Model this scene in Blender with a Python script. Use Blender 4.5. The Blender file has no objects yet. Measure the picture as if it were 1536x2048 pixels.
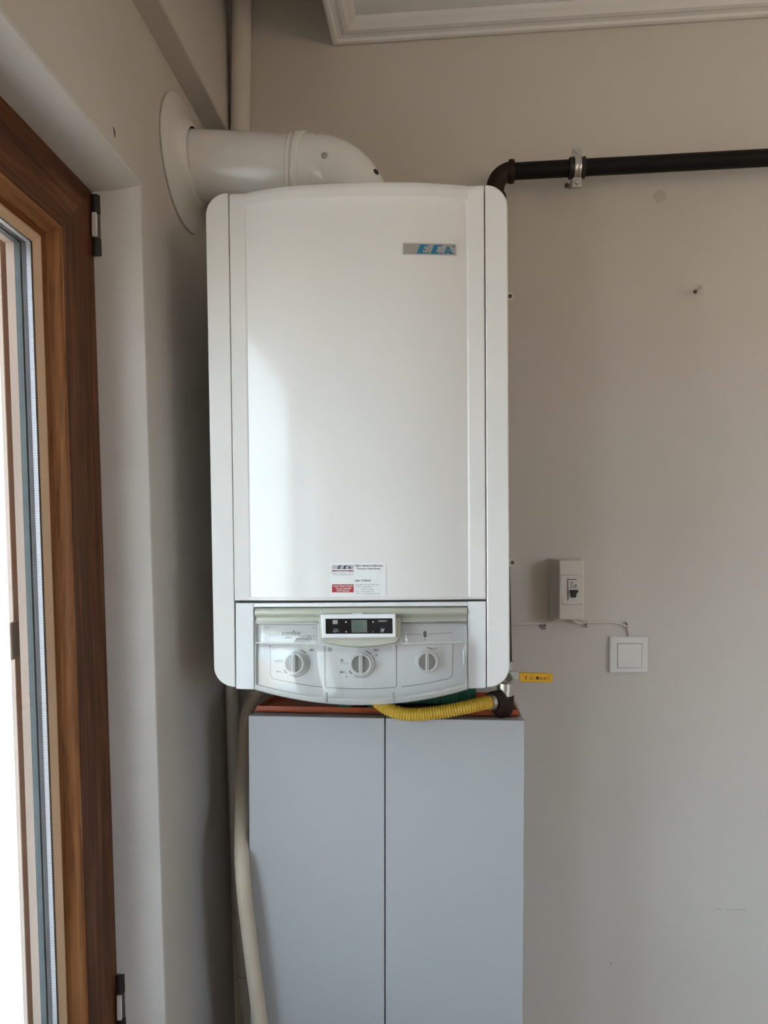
import bpy, bmesh, math, random
from mathutils import Vector, Matrix
random.seed(7)
S = bpy.context.scene
COL = S.collection

# ------------------------------------------------------------------ camera
F_PX, U0, V0 = 1538.0, 768.0, 1204.0
YAW, PITCH = math.radians(5.4), math.radians(-2.0)
CAM = Vector((0.463, -1.5, 1.5))
FW = Vector((-math.sin(YAW) * math.cos(PITCH), math.cos(YAW) * math.cos(PITCH), math.sin(PITCH)))
RT = Vector((math.cos(YAW), math.sin(YAW), 0.0))
UP = RT.cross(FW)
cd = bpy.data.cameras.new('camera')
cd.sensor_fit = 'VERTICAL'
cd.sensor_height = 36.0
cd.lens = F_PX / 2048.0 * 36.0
cd.shift_y = (V0 - 1024.0) / 2048.0
cd.clip_start = 0.02
cam = bpy.data.objects.new('camera', cd)
COL.objects.link(cam)
cam.matrix_world = Matrix((
    (RT.x, UP.x, -FW.x, CAM.x), (RT.y, UP.y, -FW.y, CAM.y), (RT.z, UP.z, -FW.z, CAM.z), (0, 0, 0, 1)))
S.camera = cam

# ------------------------------------------------------------------ world: overcast sky over warm ground
W = bpy.data.worlds.new('world')
S.world = W
W.use_nodes = True
nt = W.node_tree
nt.nodes.clear()
wo = nt.nodes.new('ShaderNodeOutputWorld')
bg = nt.nodes.new('ShaderNodeBackground')
tc = nt.nodes.new('ShaderNodeTexCoord')
sx = nt.nodes.new('ShaderNodeSeparateXYZ')
cr = nt.nodes.new('ShaderNodeValToRGB')
cr.color_ramp.elements[0].position = 0.47
cr.color_ramp.elements[0].color = (0.52, 0.40, 0.29, 1)
cr.color_ramp.elements[1].position = 0.53
cr.color_ramp.elements[1].color = (0.55, 0.765, 1.0, 1)
ma = nt.nodes.new('ShaderNodeMath'); ma.operation = 'MULTIPLY_ADD'
ma.inputs[1].default_value = 0.5; ma.inputs[2].default_value = 0.5
nt.links.new(tc.outputs['Generated'], sx.inputs[0])
nt.links.new(sx.outputs['Z'], ma.inputs[0])
nt.links.new(ma.outputs[0], cr.inputs[0])
nt.links.new(cr.outputs[0], bg.inputs['Color'])
bg.inputs['Strength'].default_value = 16.0
nt.links.new(bg.outputs[0], wo.inputs[0])

# the door and two added fill windows, as light portals for the sky
def portal(name, loc, rot, sx_, sy_):
    l = bpy.data.lights.new(name, 'AREA'); l.shape = 'RECTANGLE'; l.size = sx_; l.size_y = sy_
    l.cycles.is_portal = True
    o = bpy.data.objects.new(name, l); o.location = loc; o.rotation_euler = rot
    COL.objects.link(o)
portal('door_portal', (-0.20, -1.20, 1.05), (0, -math.pi / 2, 0), 2.05, 1.66)
portal('fill_window_portal', (-0.20, -2.98, 1.5), (0, -math.pi / 2, 0), 1.25, 1.2)
portal('rear_fill_window_portal', (3.425, -3.87, 1.55), (math.pi / 2, 0, math.pi), 1.25, 1.30)

vs = S.view_settings
vs.view_transform = 'Standard'
vs.look = 'None'
vs.exposure = 0.16
vs.gamma = 1.0
vs.use_curve_mapping = False
S.cycles.max_bounces = 12
S.cycles.diffuse_bounces = 6
S.cycles.transparent_max_bounces = 16
S.cycles.caustics_reflective = False
S.cycles.caustics_refractive = False

# ------------------------------------------------------------------ sight lines (photograph frame 1536 x 2048) met with real planes
LEAN = 0.02                     # the left wall stands a little out of plumb
def ray(u, v): return FW * F_PX + RT * (u - U0) - UP * (v - V0)
def PY(u, v, y):
    d = ray(u, v); return CAM + d * ((y - CAM.y) / d.y)
def lean(z): return -LEAN * (z - 1.4)
def PX(u, v, x):
    d = ray(u, v)
    return CAM + d * ((x - LEAN * (CAM.z - 1.4) - CAM.x) / (d.x + LEAN * d.z))

# ------------------------------------------------------------------ mesh building
ORIGIN = {}
class MB:
    def __init__(s): s.v = []; s.f = []
    def add(s, vs_, fs):
        b = len(s.v); s.v += [Vector(p) for p in vs_]; s.f += [tuple(i + b for i in q) for q in fs]; return s
    def grid(s, rows, loop=False, flip=False):
        n, m = len(rows), len(rows[0]); fs = []
        for i in range(n - 1):
            for j in range(m if loop else m - 1):
                k = (j + 1) % m
                q = (i * m + j, i * m + k, (i + 1) * m + k, (i + 1) * m + j)
                fs.append(q[::-1] if flip else q)
        return s.add([p for r in rows for p in r], fs)
    def box(s, lo, hi):
        (a, b, c), (d, e, f) = lo, hi
        return s.add([(a, b, c), (d, b, c), (d, e, c), (a, e, c), (a, b, f), (d, b, f), (d, e, f), (a, e, f)],
                     [(0, 3, 2, 1), (4, 5, 6, 7), (0, 1, 5, 4), (1, 2, 6, 5), (2, 3, 7, 6), (3, 0, 4, 7)])
    def hexa(s, p):                 # 8 free corners in box order
        return s.add(p, [(0, 3, 2, 1), (4, 5, 6, 7), (0, 1, 5, 4), (1, 2, 6, 5), (2, 3, 7, 6), (3, 0, 4, 7)])
    def prism(s, pts, vec):
        n = len(pts); vec = Vector(vec); pts = [Vector(p) for p in pts]
        return s.add(pts + [p + vec for p in pts], [tuple(range(n)), tuple(range(2 * n - 1, n - 1, -1))] +
                     [(i, i + n, (i + 1) % n + n, (i + 1) % n) for i in range(n)])
    def tube(s, path, r, n=16, caps=True):
        path = [Vector(p) for p in path]; m = len(path)
        rr = r if isinstance(r, (list, tuple)) else [r] * m
        t0 = (path[1] - path[0]).normalized()
        a = Vector((0, 0, 1)) if abs(t0.z) < 0.9 else Vector((1, 0, 0))
        nrm = t0.cross(a).normalized(); rows = []
        for i, p in enumerate(path):
            t = (path[min(i + 1, m - 1)] - path[max(i - 1, 0)]).normalized()
            nrm = (nrm - t * nrm.dot(t)).normalized(); b = t.cross(nrm)
            rows.append([p + (nrm * math.cos(2 * math.pi * k / n) + b * math.sin(2 * math.pi * k / n)) * rr[i] for k in range(n)])
        base = len(s.v); s.grid(rows, loop=True)
        if caps:
            s.f.append(tuple(base + k for k in range(n))[::-1]); s.f.append(tuple(base + (m - 1) * n + k for k in range(n)))
        return s
    def lathe(s, prof, org, axis, n=32):   # prof: (radius, height along axis)
        ax = Vector(axis).normalized(); org = Vector(org)
        a = Vector((0, 0, 1)) if abs(ax.z) < 0.9 else Vector((1, 0, 0))
        e1 = ax.cross(a).normalized(); e2 = ax.cross(e1)
        rows = [[org + ax * h + (e1 * math.cos(2 * math.pi * k / n) + e2 * math.sin(2 * math.pi * k / n)) * max(r, 1e-5) for k in range(n)] for r, h in prof]
        return s.grid(rows, loop=True)
    def build(s, name, mat, parent=None, bevel=0.0, seg=2, angle=35, weld=False, solid=0.0):
        org = ORIGIN.get(parent.name, Vector()) if parent else Vector()
        me = bpy.data.meshes.new(name)
        me.from_pydata([tuple(p - org) for p in s.v], [], s.f)
        bm = bmesh.new(); bm.from_mesh(me)
        if weld: bmesh.ops.remove_doubles(bm, verts=bm.verts, dist=1e-5)
        bmesh.ops.recalc_face_normals(bm, faces=bm.faces)
        bm.to_mesh(me); bm.free()
        me.shade_smooth(); me.set_sharp_from_angle(angle=math.radians(angle))
        me.materials.append(mat)
        o = bpy.data.objects.new(name, me); COL.objects.link(o)
        if parent:
            o.parent = parent
        ORIGIN[o.name] = org
        if solid:
            md = o.modifiers.new('thick', 'SOLIDIFY'); md.thickness = solid; md.offset = 0
        if bevel:
            md = o.modifiers.new('bevel', 'BEVEL'); md.width = bevel; md.segments = seg; md.limit_method = 'ANGLE'; md.angle_limit = math.radians(35)
        return o
def tag(o, label=None, cat=None, group=None, kind=None):
    if label: o['label'] = label
    if cat: o['category'] = cat
    if group: o['group'] = group
    if kind: o['kind'] = kind
    return o
def thing(name, loc, label=None, cat=None, group=None, kind=None):
    o = bpy.data.objects.new(name, None); o.empty_display_size = 0.05
    o.location = loc; COL.objects.link(o); ORIGIN[o.name] = Vector(loc)
    return tag(o, label, cat, group, kind)
def arc(c, a0, a1, ru, rv, n=8):
    return [(c[0] + ru * math.cos(math.radians(a0 + (a1 - a0) * i / n)), c[1] - rv * math.sin(math.radians(a0 + (a1 - a0) * i / n))) for i in range(n + 1)]
def smooth_path(pts, k=8):          # Catmull-Rom
    pts = [Vector(p) for p in pts]; q = [2 * pts[0] - pts[1]] + pts + [2 * pts[-1] - pts[-2]]; out = []
    for i in range(1, len(q) - 2):
        for j in range(k):
            t = j / k
            out.append(0.5 * ((2 * q[i]) + (q[i + 1] - q[i - 1]) * t + (2 * q[i - 1] - 5 * q[i] + 4 * q[i + 1] - q[i + 2]) * t * t + (3 * q[i] - q[i - 1] - 3 * q[i + 1] + q[i + 2]) * t ** 3))
    return out + [pts[-1]]

# ------------------------------------------------------------------ materials (all procedural)
def mat(name, col, rough=0.5, metal=0.0, var=0.0, vscale=8.0, bump=0.0, bscale=300.0, coat=0.0, spec=0.5, stretch=None, col2=None):
    m = bpy.data.materials.new(name); m.use_nodes = True
    t = m.node_tree; b = t.nodes['Principled BSDF']
    b.inputs['Base Color'].default_value = (*col, 1)
    b.inputs['Roughness'].default_value = rough
    b.inputs['Metallic'].default_value = metal
    b.inputs['Specular IOR Level'].default_value = spec
    if coat:
        b.inputs['Coat Weight'].default_value = coat; b.inputs['Coat Roughness'].default_value = 0.04
    co = t.nodes.new('ShaderNodeTexCoord'); mp = t.nodes.new('ShaderNodeMapping')
    t.links.new(co.outputs['Object'], mp.inputs[0])
    if stretch: mp.inputs['Scale'].default_value = stretch
    if var or col2:
        n = t.nodes.new('ShaderNodeTexNoise'); n.inputs['Scale'].default_value = vscale; n.inputs['Detail'].default_value = 5
        r = t.nodes.new('ShaderNodeValToRGB')
        r.color_ramp.elements[0].position = 0.3; r.color_ramp.elements[1].position = 0.7
        c2 = col2 or [min(1, c * (1 + var)) for c in col]
        r.color_ramp.elements[0].color = (*(col if col2 else [c * (1 - var) for c in col]), 1)
        r.color_ramp.elements[1].color = (*c2, 1)
        t.links.new(mp.outputs[0], n.inputs['Vector']); t.links.new(n.outputs['Fac'], r.inputs[0]); t.links.new(r.outputs[0], b.inputs['Base Color'])
    if bump:
        n2 = t.nodes.new('ShaderNodeTexNoise'); n2.inputs['Scale'].default_value = bscale; n2.inputs['Detail'].default_value = 3
        bp = t.nodes.new('ShaderNodeBump'); bp.inputs['Strength'].default_value = bump; bp.inputs['Distance'].default_value = 0.002
        t.links.new(mp.outputs[0], n2.inputs['Vector']); t.links.new(n2.outputs['Fac'], bp.inputs['Height']); t.links.new(bp.outputs[0], b.inputs['Normal'])
    return m
def wood(name, axis, dark=(0.050, 0.016, 0.006), mid=(0.105, 0.037, 0.013), light=(0.180, 0.072, 0.027)):
    m = bpy.data.materials.new(name); m.use_nodes = True
    t = m.node_tree; b = t.nodes['Principled BSDF']
    co = t.nodes.new('ShaderNodeTexCoord'); mp = t.nodes.new('ShaderNodeMapping')
    sc = [1.0, 1.0, 1.0]; sc[axis] = 0.045; mp.inputs['Scale'].default_value = sc
    t.links.new(co.outputs['Object'], mp.inputs[0])
    n = t.nodes.new('ShaderNodeTexNoise'); n.inputs['Scale'].default_value = 85; n.inputs['Detail'].default_value = 7; n.inputs['Distortion'].default_value = 1.0
    r = t.nodes.new('ShaderNodeValToRGB'); e = r.color_ramp.elements
    e[0].position = 0.30; e[0].color = (*dark, 1)
    e[1].position = 0.72; e[1].color = (*light, 1)
    k = e.new(0.52); k.color = (*mid, 1)
    n3 = t.nodes.new('ShaderNodeTexNoise'); n3.inputs['Scale'].default_value = 260; n3.inputs['Detail'].default_value = 3
    r3 = t.nodes.new('ShaderNodeValToRGB'); r3.color_ramp.elements[0].position = 0.28; r3.color_ramp.elements[0].color = (0.45, 0.4, 0.36, 1)
    r3.color_ramp.elements[1].position = 0.42; r3.color_ramp.elements[1].color = (1, 1, 1, 1)
    mx = t.nodes.new('ShaderNodeMix'); mx.data_type = 'RGBA'; mx.blend_type = 'MULTIPLY'; mx.inputs[0].default_value = 0.85
    bp = t.nodes.new('ShaderNodeBump'); bp.inputs['Strength'].default_value = 0.15; bp.inputs['Distance'].default_value = 0.001
    for nn in (n, n3): t.links.new(mp.outputs[0], nn.inputs['Vector'])
    t.links.new(n.outputs['Fac'], r.inputs[0]); t.links.new(n3.outputs['Fac'], r3.inputs[0])
    t.links.new(r.outputs[0], mx.inputs[6]); t.links.new(r3.outputs[0], mx.inputs[7]); t.links.new(mx.outputs[2], b.inputs['Base Color'])
    t.links.new(n3.outputs['Fac'], bp.inputs['Height']); t.links.new(bp.outputs[0], b.inputs['Normal'])
    b.inputs['Roughness'].default_value = 0.45; b.inputs['Specular IOR Level'].default_value = 0.25
    return m
def clear(name, tint, gloss=0.02, refl=1.0, milk=0.0, milk_col=(0.8, 0.8, 0.78)):
    m = bpy.data.materials.new(name); m.use_nodes = True; t = m.node_tree; t.nodes.clear()
    o = t.nodes.new('ShaderNodeOutputMaterial'); tr = t.nodes.new('ShaderNodeBsdfTransparent'); tr.inputs[0].default_value = (*tint, 1)
    g = t.nodes.new('ShaderNodeBsdfGlossy'); g.inputs['Roughness'].default_value = gloss
    fr = t.nodes.new('ShaderNodeLayerWeight'); fr.inputs[0].default_value = 0.5
    pw = t.nodes.new('ShaderNodeMath'); pw.operation = 'POWER'; pw.inputs[1].default_value = 5.0     # Schlick, the same from both sides
    mu = t.nodes.new('ShaderNodeMath'); mu.operation = 'MULTIPLY_ADD'; mu.inputs[1].default_value = 0.96 * refl; mu.inputs[2].default_value = 0.04 * refl
    t.links.new(fr.outputs['Facing'], pw.inputs[0])
    mx = t.nodes.new('ShaderNodeMixShader'); base = tr
    if milk:
        d = t.nodes.new('ShaderNodeBsdfDiffuse'); d.inputs[0].default_value = (*milk_col, 1)
        m2 = t.nodes.new('ShaderNodeMixShader'); m2.inputs[0].default_value = milk
        t.links.new(tr.outputs[0], m2.inputs[1]); t.links.new(d.outputs[0], m2.inputs[2]); base = m2
    t.links.new(pw.outputs[0], mu.inputs[0]); t.links.new(mu.outputs[0], mx.inputs[0])
    t.links.new(base.outputs[0], mx.inputs[1]); t.links.new(g.outputs[0], mx.inputs[2]); t.links.new(mx.outputs[0], o.inputs[0])
    return m
M = dict(
    wall=mat('wall_paint', (0.605, 0.56, 0.51), 0.75, var=0.025, vscale=3, bump=0.12, bscale=220, spec=0.25),
    ceil=mat('ceiling_paint', (0.78, 0.76, 0.73), 0.8, var=0.02, vscale=3, bump=0.08, bscale=200, spec=0.2),
    reveal=mat('plaster', (0.66, 0.635, 0.61), 0.75, var=0.04, vscale=10, bump=0.3, bscale=90, spec=0.25),
    floor=mat('parquet', (0.36, 0.22, 0.12), 0.4, col2=(0.45, 0.29, 0.17), vscale=12, stretch=(1, 0.1, 1)),
    outfloor=mat('balcony_tile', (0.42, 0.37, 0.31), 0.7, var=0.06, vscale=6),
    wood_v=wood('stained_wood_upright', 2), wood_h=wood('stained_wood_level', 1),
    wood_lv=wood('light_stained_wood_upright', 2, (0.15, 0.055, 0.018), (0.26, 0.105, 0.036), (0.36, 0.17, 0.065)), wood_lh=wood('light_stained_wood_level', 1, (0.15, 0.055, 0.018), (0.26, 0.105, 0.036), (0.36, 0.17, 0.065)),
    bead=mat('daylit_bead_wood', (0.60, 0.40, 0.25), 0.45, var=0.12, vscale=30, stretch=(1, 0.1, 0.1)),  # wood colour lightened to stand in for daylight on the bead
    palewood=mat('weathered_brown_paint', (0.16, 0.105, 0.075), 0.6, var=0.12, vscale=30, stretch=(1, 1, 0.1)),
    palewood2=mat('weathered_light_brown_paint', (0.27, 0.19, 0.15), 0.6, var=0.1, vscale=30, stretch=(1, 1, 0.1)),
    palebar=mat('pale_brown_bar', (0.42, 0.32, 0.27), 0.5, var=0.06, vscale=30, stretch=(1, 1, 0.1)),
    glass=clear('window_glass', (0.97, 0.98, 0.97), 0.0),
    teal=mat('seal_grey_green', (0.030, 0.042, 0.045), 0.6, var=0.2, vscale=60),
    darkseal=mat('seal_dark', (0.020, 0.017, 0.022), 0.6, var=0.2, vscale=60),
    black=mat('black_plastic', (0.012, 0.011, 0.011), 0.45, var=0.2, vscale=40),
    white=mat('boiler_enamel', (0.70, 0.685, 0.665), 0.16, var=0.006, vscale=5, spec=0.5),
    white_lo=mat('boiler_plastic_white', (0.69, 0.695, 0.70), 0.32, var=0.006, vscale=5),
    core=mat('boiler_sheet', (0.35, 0.345, 0.335), 0.4, var=0.01),
    beige=mat('grey_beige_plastic', (0.42, 0.42, 0.35), 0.28, var=0.015, vscale=10),
    panel=mat('control_panel_white', (0.68, 0.69, 0.70), 0.4, var=0.006),
    knob=mat('knob_white', (0.70, 0.70, 0.69), 0.3, var=0.01),
    knobgrey=mat('knob_grey', (0.27, 0.28, 0.28), 0.4, var=0.02),
    flap=clear('clear_plastic', (0.965, 0.965, 0.96), 0.03, 1.5, milk=0.03),
    rim=clear('frosted_plastic_edge', (0.9, 0.9, 0.89), 0.15, 0.8, milk=0.55, milk_col=(0.62, 0.62, 0.60)),
    ink=mat('grey_print', (0.11, 0.11, 0.115), 0.6, var=0.05), inkdark=mat('dark_print', (0.03, 0.03, 0.035), 0.6, var=0.05),
    inkpale=mat('pale_print', (0.34, 0.34, 0.35), 0.6, var=0.05),
    scr=mat('display_black', (0.008, 0.008, 0.010), 0.12, var=0.1), lcd=mat('lcd_grey_green', (0.085, 0.115, 0.095), 0.2, col2=(0.12, 0.15, 0.13), vscale=40),
    icon=mat('display_white_print', (0.5, 0.5, 0.5), 0.5, var=0.05),
    badge=mat('badge_silver', (0.36, 0.34, 0.32), 0.35, metal=0.35, var=0.02), badge_rim=mat('badge_rim', (0.62, 0.60, 0.57), 0.3, var=0.02),
    blue=mat('logo_blue', (0.005, 0.16, 0.30), 0.35, var=0.03),
    paper=mat('card_white', (0.70, 0.70, 0.69), 0.6, var=0.01), red=mat('card_red', (0.40, 0.015, 0.025), 0.5, var=0.04), darkred=mat('card_dark_red', (0.16, 0.01, 0.015), 0.5, var=0.04),
    greybox=mat('card_grey', (0.40, 0.40, 0.41), 0.5, var=0.02), navy=mat('card_navy', (0.012, 0.02, 0.06), 0.5, var=0.03),
    flue=mat('flue_white_lacquer', (0.80, 0.78, 0.75), 0.12, var=0.015, vscale=6), fluering=mat('flue_rubber_white', (0.72, 0.70, 0.66), 0.35, var=0.02),
    steel=mat('zinc_steel', (0.55, 0.54, 0.50), 0.3, metal=0.9, var=0.08, vscale=60), dark_steel=mat('dark_steel', (0.12, 0.11, 0.10), 0.35, metal=0.8, var=0.1, vscale=80),
    blackpipe=mat('black_painted_pipe', (0.007, 0.007, 0.006), 0.5, spec=0.15, var=0.15, vscale=20), iron=mat('brown_cast_iron', (0.026, 0.013, 0.009), 0.5, spec=0.2, var=0.25, vscale=40, bump=0.2, bscale=400),
    rubber=mat('black_rubber', (0.012, 0.011, 0.011), 0.6, var=0.1),
    yellow=mat('yellow_hose', (0.62, 0.40, 0.035), 0.4, var=0.05, vscale=30), yellow2=mat('yellow_sleeve', (0.66, 0.36, 0.012), 0.42, var=0.03, vscale=30),
    maroon=mat('maroon_print', (0.10, 0.015, 0.008), 0.6, var=0.05),
    cab=mat('white_melamine', (0.415, 0.42, 0.432), 0.42, spec=0.35, var=0.008, vscale=4), cabtop=mat('cabinet_edge', (0.34, 0.31, 0.27), 0.5, var=0.03),
    orange=mat('orange_plastic', (0.42, 0.075, 0.015), 0.35, var=0.06, vscale=20), green=mat('green_plastic', (0.006, 0.095, 0.060), 0.3, var=0.15, vscale=25),
    pipe=mat('cream_painted_pipe', (0.66, 0.61, 0.54), 0.5, var=0.02, vscale=10), hose=mat('cream_hose', (0.50, 0.42, 0.33), 0.5, var=0.05, vscale=12),
    pvc=mat('grey_white_pvc', (0.66, 0.63, 0.58), 0.4, var=0.02),
    ebox=mat('switchgear_white', (0.64, 0.60, 0.54), 0.4, var=0.01), sw=mat('switch_white', (0.72, 0.70, 0.67), 0.32, var=0.008), cable=mat('cable_white', (0.62, 0.575, 0.52), 0.5, var=0.03),
    groove=mat('shadow_gap_grey', (0.38, 0.355, 0.32), 0.7, var=0.03),
    toggle=mat('toggle_navy', (0.005, 0.007, 0.014), 0.35, var=0.1),
    stain2=mat('scuff_grey', (0.36, 0.34, 0.32), 0.8, var=0.1, vscale=60, spec=0.2),
    stain=mat('wall_filler', (0.54, 0.495, 0.445), 0.8, var=0.05, vscale=60, spec=0.2),
)
def screen_mat():                    # fine insect mesh, woven from threads too thin to model
    m = bpy.data.materials.new('insect_mesh'); m.use_nodes = True; t = m.node_tree; t.nodes.clear()
    o = t.nodes.new('ShaderNodeOutputMaterial'); tr = t.nodes.new('ShaderNodeBsdfTransparent'); d = t.nodes.new('ShaderNodeBsdfTranslucent'); d.inputs[0].default_value = (0.62, 0.62, 0.61, 1)
    co = t.nodes.new('ShaderNodeTexCoord'); w = t.nodes.new('ShaderNodeTexWave'); w.bands_direction = 'Z'; w.inputs['Scale'].default_value = 55
    mr = t.nodes.new('ShaderNodeMapRange'); mr.inputs[3].default_value = 0.40; mr.inputs[4].default_value = 0.60
    mx = t.nodes.new('ShaderNodeMixShader')
    t.links.new(co.outputs['Object'], w.inputs['Vector']); t.links.new(w.outputs['Fac'], mr.inputs[0]); t.links.new(mr.outputs[0], mx.inputs[0])
    t.links.new(tr.outputs[0], mx.inputs[1]); t.links.new(d.outputs[0], mx.inputs[2]); t.links.new(mx.outputs[0], o.inputs[0])
    return m
def spacer_mat():                    # aluminium spacer bar with its rows of pin holes
    m = mat('perforated_spacer', (0.30, 0.30, 0.32), 0.4, metal=0.5)
    t = m.node_tree; b = t.nodes['Principled BSDF']
    co = t.nodes.new('ShaderNodeTexCoord'); w = t.nodes.new('ShaderNodeTexWave'); w.bands_direction = 'Z'; w.inputs['Scale'].default_value = 140
    r = t.nodes.new('ShaderNodeValToRGB'); r.color_ramp.elements[0].position = 0.15; r.color_ramp.elements[0].color = (0.10, 0.09, 0.11, 1)
    r.color_ramp.elements[1].position = 0.4; r.color_ramp.elements[1].color = (0.34, 0.34, 0.36, 1)
    t.links.new(co.outputs['Object'], w.inputs['Vector']); t.links.new(w.outputs['Fac'], r.inputs[0]); t.links.new(r.outputs[0], b.inputs['Base Color'])
    return m
M['mesh'] = screen_mat(); M['spacer'] = spacer_mat()

# lettering: glyph outlines as flat meshes laid on a surface
def glyphs(txt, bold=0.0):
    c = bpy.data.curves.new('t', 'FONT'); c.body = txt; c.resolution_u = 2; c.offset = bold
    o = bpy.data.objects.new('t', c); COL.objects.link(o)
    me = o.to_mesh(); vs_ = [(v.co.x, v.co.y) for v in me.vertices]; fs = [tuple(p.vertices) for p in me.polygons]
    o.to_mesh_clear(); bpy.data.objects.remove(o); bpy.data.curves.remove(c)
    if not vs_: return [], []
    x0 = min(v[0] for v in vs_); x1 = max(v[0] for v in vs_); y0 = min(v[1] for v in vs_); y1 = max(v[1] for v in vs_)
    return [((x - x0) / (x1 - x0), (y - y0) / (y1 - y0)) for x, y in vs_], fs
def letter(mb, surf, txt, u0, v0, u1, v1, off=0.0004, shear=0.0, slope=0.0, bold=0.0):
    vs_, fs = glyphs(txt, bold)
    mb.add([surf(u0 + a * (u1 - u0) + b * shear, v1 + b * (v0 - v1) + a * slope, off) for a, b in vs_], fs)
def plate(mb, surf, pts, off=0.0003):            # flat polygon of print on a surface
    mb.add([surf(u, v, off) for u, v in pts], [tuple(range(len(pts)))])
def stroke(mb, surf, pts, w=1.0, off=0.0003):    # printed line w pixels wide
    pts = [Vector((*p, 0)) for p in pts]; L = []; R = []
    for i, p in enumerate(pts):
        t = (pts[min(i + 1, len(pts) - 1)] - pts[max(i - 1, 0)]).normalized(); n = Vector((-t.y, t.x, 0)) * w / 2
        L.append(surf((p + n).x, (p + n).y, off)); R.append(surf((p - n).x, (p - n).y, off))
    mb.grid([L, R])

# ================================================================== THE ROOM
RX, RY, ZC, ZT = 4.2, -3.7, 2.535, 2.80
OY0, OY1, OZ0, OZ1 = -0.360, -2.06, 0.04, 2.087          # opening of the balcony door
WY0, WY1, WZ0, WZ1 = -3.58, -2.38, 0.88, 2.087           # unseen window added to the same wall for fill light
def lw(x, y, z): return (x + lean(z), y, z)

mb = MB()
mb.add([(-0.1, 0, 0), (RX, 0, 0), (RX, 0, ZT), (-0.1, 0, ZT)], [(0, 1, 2, 3)])
mb.add([(-0.1, 0.15, 0), (RX, 0.15, 0), (RX, 0.15, ZT), (-0.1, 0.15, ZT)], [(3, 2, 1, 0)])
wall_back = tag(mb.build('wall_back', M['wall']), kind='structure')
mb = MB()
pc = PY(1320, 392, -0.0006)
mb.lathe([(0, 0.0006), (0.0105, 0.0005), (0.0118, 0)], (pc.x, 0, pc.z), (0, -1, 0), 24)
tag(mb.build('filler_patch', M['stain'], wall_back), 'round darker filled spot on the wall below the black pipe')

def ws_(u, v, off=0.0): return PY(u, v, -off)
for seg, w in (([(1430, 1819), (1440, 1818), (1441, 1820)], 1.2), ([(1452, 1819), (1470, 1820), (1490, 1818.5)], 1.2), ([(1221, 1926), (1223.5, 1928.5)], 3.0), ([(1188, 1163), (1190, 1165)], 3.0)):
    mb = MB(); stroke(mb, ws_, seg, w, 0.0004); mb.build('scuff', M['stain2'], wall_back)
# left wall with a rounded plaster reveal
R_ = 0.006
prof = [(0.0, -R_), (0.0, -0.003), (-0.0006, -0.0008), (-0.003, 0.0005), (-0.010, 0.0045), (-0.020, 0.0080), (-0.032, 0.0105), (-0.046, 0.0120), (-0.070, 0.0125), (-0.0895, 0.0125), (-0.0895, 0.0018), (-0.26, 0.002)]
def rect_loop(x, w): return [lw(x, OY0 - w, OZ0 + w), lw(x, OY1 + w, OZ0 + w), lw(x, OY1 + w, OZ1 - w), lw(x, OY0 - w, OZ1 - w)]
mb = MB()
def face_with_hole(x, w, ztop):
    a, b, c, d = OY0 - w, OY1 + w, OZ0 + w, OZ1 - w
    for (y0, y1, z0, z1) in ((0.0, a, 0, ztop), (b, WY1, 0, ztop), (a, b, 0, c), (a, b, d, ztop), (WY1, WY0, 0, WZ0), (WY1, WY0, WZ1, ztop), (WY0, RY, 0, ztop)):
        mb.add([lw(x, y0, z0), lw(x, y1, z0), lw(x, y1, z1), lw(x, y0, z1)], [(0, 1, 2, 3)])
face_with_hole(0, -R_, ZT)
face_with_hole(-0.26, 0.002, ZT)
wall_left = tag(mb.build('wall_left', M['wall']), kind='structure')
mb = MB(); mb.grid([rect_loop(x, w) for x, w in prof], loop=True)
mb.build('reveal', M['reveal'], wall_left, angle=40)
mb = MB()
zb = 2.352
mb.hexa([lw(-0.005, RY + 0.01, zb), lw(0.041, RY + 0.01, zb), lw(0.041, -0.001, zb), lw(-0.005, -0.001, zb),
         lw(-0.005, RY + 0.01, ZT), lw(0.041, RY + 0.01, ZT), lw(0.041, -0.001, ZT), lw(-0.005, -0.001, ZT)])
mb.build('beam', M['wall'], wall_left, bevel=0.003)
p = PX(228, 265, 0.0)
mb = MB(); mb.tube([p + Vector((0.0005, -0.003, 0.006)), p + Vector((0.001, 0, 0)), p + Vector((0.0005, 0.002, -0.006))], [0.0006, 0.0013, 0.0006], 6)
mb.build('nick', M['dark_steel'], wall_left)

mb = MB(); mb.box((RX, RY, 0), (RX + 0.1, 0, ZT)); tag(mb.build('wall_right', M['wall']), kind='structure')
VX0, VX1, VZ0, VZ1 = 2.80, 4.05, 0.90, 2.20               # window added behind the camera for more frontal fill light
mb = MB()
for (a, b, c, d) in ((-0.3, VX0, 0, ZT), (VX1, RX, 0, ZT), (VX0, VX1, 0, VZ0), (VX0, VX1, VZ1, ZT)):
    mb.box((a, RY - 0.2, c), (b, RY, d))
tag(mb.build('wall_front', M['wall']), kind='structure')
w3 = thing('fill_window_3', ((VX0 + VX1) / 2, RY - 0.1, VZ0), kind='structure')
for nm, x0, z0, x1, z1 in (('fill_window_frame', VX0, VZ0, VX1, VZ0 + 0.06), ('fill_window_frame', VX0, VZ1 - 0.06, VX1, VZ1), ('fill_window_frame', VX0, VZ0 + 0.06, VX0 + 0.06, VZ1 - 0.06), ('fill_window_frame', VX1 - 0.06, VZ0 + 0.06, VX1, VZ1 - 0.06)):
    MB().box((x0, RY - 0.13, z0), (x1, RY - 0.06, z1)).build(nm, M['wood_v'], w3, bevel=0.004)
MB().box((VX0 + 0.06, RY - 0.1, VZ0 + 0.06), (VX1 - 0.06, RY - 0.095, VZ1 - 0.06)).build('pane', M['glass'], w3)
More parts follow.
